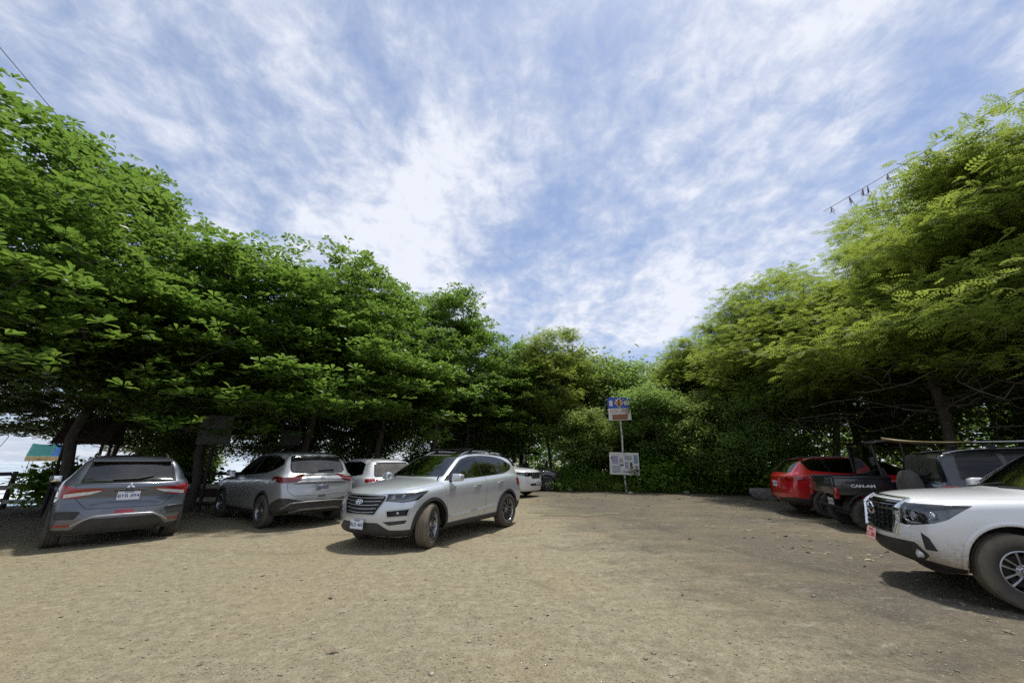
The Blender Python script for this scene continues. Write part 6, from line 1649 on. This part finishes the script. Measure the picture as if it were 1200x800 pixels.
    for nm, x0, x1, mt in (('teal_canvas', -2.1, .2, teal), ('blue_canvas', .22, 2.0, bl)):
        bm = bmesh.new(); n = 8; rr = []
        for i in range(n + 1):
            y = -1.4 + 2.8 * i / n; rr.append([bm.verts.new((x0 + (x1 - x0) * j / 6, y, 3.25 + .75 * (1 - abs(y) / 1.4) - .06 * math.sin(math.pi * j / 6))) for j in range(7)])
        for a, b3 in zip(rr, rr[1:]):
            for j in range(6): bm.faces.new((a[j], a[j + 1], b3[j + 1], b3[j]))
        bmesh.ops.solidify(bm, geom=bm.faces[:], thickness=.02); bm_obj(nm, bm, mt, u)
    bm = bmesh.new(); box(bm, (-2.1, -1.42, 2.98), (2.0, -1.36, 3.24), .02); bm_obj('straw_fringe', bm, sand, u)
    # white slatted lookout on splayed legs
    wx, wy = -18.6, 19.2; wz = hgt(wx, wy); w = thing('lookout_chair', 'white slatted lookout on splayed legs, far left between the trunks', 'lookout', (wx, wy, wz), R(35)); wp = simple('white_wood', (.62, .62, .60), .6, vary=.15)
    for x in (-.5, .5):
        for y in (-.35, .35): bm = bmesh.new(); tube(bm, [(x * 1.9, y * 1.6, -.1), (x, y, 2.3)], .06, 6); bm_obj('leg', bm, wp, w)
    bm = bmesh.new()
    for i in range(9): box(bm, (-.72 + i * .16, -.38, 2.3), (-.62 + i * .16, -.35, 3.5), .006)
    box(bm, (-.76, -.35, 2.4), (.76, -.32, 2.5)); box(bm, (-.76, -.35, 3.3), (.76, -.32, 3.4)); bm_obj('slatted_back', bm, wp, w)
    bm = bmesh.new(); box(bm, (-.7, -.34, 2.28), (.7, .5, 2.36), .01); bm_obj('seat', bm, wp, w)
    # wires
    def wire(name, a, b, sag, lab, r=.007):
        a = Vector(a); b = Vector(b); bm = bmesh.new(); tube(bm, [a.lerp(b, k / 24) - Vector((0, 0, sag * 4 * (k / 24) * (1 - k / 24))) for k in range(25)], r, 5); return tag(bm_obj(name, bm, MAT['black']), lab, 'cable')
    wire('overhead_cable', W_L[0], W_L[1], .25, 'thin black cable crossing the top left corner above the almond tree')
    a, b = W_R; wire('overhead_cable', a, b, .2, 'cable with dry tufts hanging from it, above the feathery trees at the right')
    A = Vector(a); B = Vector(b); tuft = simple('dry_tuft', (.16, .12, .10), .9, vary=.3)
    for i, tt in enumerate((.015, .048, .072, .080, .112)):
        p = A.lerp(B, tt) - Vector((0, 0, .2 * 4 * tt * (1 - tt))); bm = bmesh.new(); l = .16 + .16 * g2.random()
        for k2 in range(4): tube(bm, [p, p + Vector((g2.normal(0, .03), g2.normal(0, .03), -l * .5)), p + Vector((g2.normal(0, .06), g2.normal(0, .05), -l * (.7 + .3 * g2.random())))], [.006, .009, .003], 5)
        tag(bm_obj('hanging_tuft', bm, tuft), 'small dry tuft dangling from the cable at the upper right', 'air plant', 'dry tufts hanging from the cable')
    # shallow muddy puddle
    n = 60; V = [(0, 0, 0)]
    for k5 in range(1, 11):
        for q in range(n):
            a = 2 * math.pi * q / n; r = (1 + .22 * math.sin(3 * a + 1) + .15 * math.sin(5 * a) + .08 * math.sin(11 * a + 2)) * k5 / 10; V.append((1.15 * r * math.cos(a), .55 * r * math.sin(a), 0))
    V = np.array(V) + (1.75, 12.1, 0); V[:, 2] = ground_z(V[:, 0], V[:, 1]) + .006
    bmp = bmesh.new(); vs = [bmp.verts.new(p5) for p5 in V]
    for q in range(n):
        bmp.faces.new((vs[0], vs[1 + q], vs[1 + (q + 1) % n]))
        for k5 in range(9): bmp.faces.new((vs[1 + k5 * n + q], vs[1 + (k5 + 1) * n + q], vs[1 + (k5 + 1) * n + (q + 1) % n], vs[1 + k5 * n + (q + 1) % n]))
    m, nt, out = new_mat('muddy_water'); p = N(nt, 'BsdfPrincipled'); p.inputs['Base Color'].default_value = (.27, .24, .16, 1); p.inputs['Roughness'].default_value = .22
    nt.links.new(bump(nt, noise(nt, objco(nt), 14, 4), .12, .01), p.inputs['Normal']); nt.links.new(p.outputs[0], out.inputs[0])
    tag(bm_obj('puddle', bmp, m), kind='structure')
    # boulder
    bm = bmesh.new(); bmesh.ops.create_icosphere(bm, subdivisions=4, radius=1)
    from mathutils import noise as mn
    for v in bm.verts:
        q = v.co.copy(); k3 = 1 + .30 * mn.noise(q * 1.1 + Vector((3, 1, 2))) + .12 * mn.noise(q * 3) + .04 * mn.noise(q * 9)
        v.co = Vector((q.x * .52 * k3, q.y * .45 * k3, q.z * .46 * k3 + .22)); v.co.z = min(v.co.z, .52 + .05 * mn.noise(q * 4))
    o = bm_obj('boulder', bm, simple('boulder_stone', (.17, .155, .14), .9, vary=.4, vscale=5, bmp=.6, bscale=14), smooth=60); o.location = (9.9, 16.25, -.03); o.scale = (.85, .85, .85); tag(o, 'rough grey boulder on the ground, left of the red crossover', 'boulder')
    for i, (x, y, s_, lab) in enumerate([(2.95, 20.9, .16, 'small pale stone at the weeds, left of the signpost'), (5.55, 19.3, .09, 'little white stone in front of the signpost'), (8.3, 19.6, .12, 'small pale stone at the foot of the right hand shrubs')]):
        bm = bmesh.new(); bmesh.ops.create_icosphere(bm, subdivisions=3, radius=1)
        for v in bm.verts: q = v.co.copy(); v.co = Vector((q.x * 1.3, q.y, q.z * .7)) * s_ * (1 + .3 * mn.noise(q * 1.4 + Vector((i, 0, 0))))
        o = bm_obj('stone', bm, simple('pale_stone', (.36, .34, .30), .9, vary=.3), smooth=60); o.location = (x, y, s_ * .3); tag(o, lab, 'stone', 'loose stones at the edge of the weeds')
    # wire fence posts at the back
    for i, (x, y) in enumerate([(1.9, 22.5), (2.9, 22.4), (3.9, 22.3), (4.9, 22.25)]):
        bm = bmesh.new(); tube(bm, [(0, 0, -.1), (g2.normal(0, .02), 0, 1.5)], .05, 7); o = bm_obj('fence_post', bm, dwood); o.location = (x, y, 0)
        tag(o, ['first', 'second', 'third', 'fourth'][i] + ' dark fence post from the buggy, in the weeds towards the signpost', 'fence post', 'dark fence posts in the weeds')
    # surfboard on the off-roader's roof rack
    th = R(-24) + math.pi; bm = bmesh.new(); n = 30; Lb = 2.5; ring = []
    yel = simple('board_yellow', (.20, .155, .06), .5, coat=.2, vary=.1); wb = simple('board_white', (.68, .68, .64), .3, coat=.5, vary=.06)
    for i in range(n + 1):
        t = i / n; x = -Lb / 2 + Lb * t; w = .28 * (math.sin(math.pi * min(1, max(0, t)) ) ** .55) + .002; zz = .02 + .10 * (2 * abs(t - .5)) ** 3 * (1 if t > .5 else .35)
        ring.append([bm.verts.new((x, yy * w, zz + z2)) for yy, z2 in ((-1, .015), (-.8, .035), (0, .045), (.8, .035), (1, .015), (.8, 0), (0, -.01), (-.8, 0))])
    for a, b4 in zip(ring, ring[1:]):
        for k4 in range(8): fc = bm.faces.new((a[k4], a[(k4 + 1) % 8], b4[(k4 + 1) % 8], b4[k4])); fc.material_index = 1 if (k4 >= 4 or sum(v.co.x for v in fc.verts) / 4 > .1) else 0
    o = bm_obj('surfboard', bm, [wb, yel], smooth=60); o.location = BOARD; o.rotation_euler = (0, 0, th); tag(o, 'white surfboard with a yellow underside strapped on the dark off-roader', 'surfboard')
W_L = ((-10.14, 1.8, 10.9), (-9.0, 12.8, 5.6)); W_R = ((8.57, 9.03, 8.0), (13.7, -2.7, 9.8)); BOARD = (8.45, 7.32, 1.735)
def camera():
    cd = bpy.data.cameras.new('camera'); co = bpy.data.objects.new('camera', cd); COL.objects.link(co)
    cd.sensor_width = 36; cd.lens = 36 * 450 / 1200; cd.clip_end = 5000; cd.clip_start = .05
    co.location = (0, 0, 1.45); co.rotation_euler = (R(90) + math.atan(140 / 450), 0, 0)
    scene.camera = co
    return co
def spot(L, axle, halftrack, contact, heading, side=-1):
    """centre of a vehicle whose wheel (at axle metres from the nose, left side if side=-1) stands at contact"""
    th = R(heading) + math.pi; lx, ly = axle - L / 2, side * halftrack
    return contact[0] - (lx * math.cos(th) - ly * math.sin(th)), contact[1] - (lx * math.sin(th) + ly * math.cos(th))
def all_cars():
    x, y = spot(4.48, .90, .83, (-1.50, 7.54), 240); make_silver_crossover(x, y, 240)
    x, y = spot(4.36, 3.53, .83, (-8.12, 7.42), 138); make_grey_crossover(x, y, 138)
    x, y = spot(4.65, 3.64, .86, (-5.78, 9.63), 142); make_warm_crossover(x, y, 142)
    x, y = spot(3.95, 3.95, .70, (-3.55, 10.6), 138); make_hatchback(x, y, 138)
    x, y = spot(4.78, .95, .86, (-.15, 17.1), -28, side=1); make_white_suv(x, y, -28)
    x, y = spot(3.05, .55, .70, (1.75, 20.6), -24, side=1); make_utv(x, y, -20, 'dark buggy facing the lot behind the tall white four wheel drive')
    x, y = spot(4.55, 3.62, .86, (8.55, 11.2), -14, side=1); make_red_crossover(x, y, -14)
    x, y = spot(3.05, 2.45, .75, (7.65, 8.85), -20, side=1); make_utv(x, y, -20, 'black buggy with knobbly tyres between the red crossover and the dark off-roader')
    x, y = spot(4.3, 4.3, .78, (7.25, 7.0), -24, side=1); make_boxy_suv(x, y, -24)
    x, y = spot(5.26, .97, .86, (5.14, 4.46), 157); p = make_pickup(x, y, 157); p.root.scale = (.93, .93, .93)
base_mats(); paints(); world(); ground(); camera(); gravel_and_litter(); trees(); all_cars()
try: props()
except NameError: pass
scene.cycles.use_denoising = False
scene.cycles.max_bounces = 8; scene.cycles.transparent_max_bounces = 12; scene.cycles.diffuse_bounces = 3; scene.cycles.glossy_bounces = 4; scene.cycles.transmission_bounces = 6
scene.cycles.sample_clamp_indirect = 6
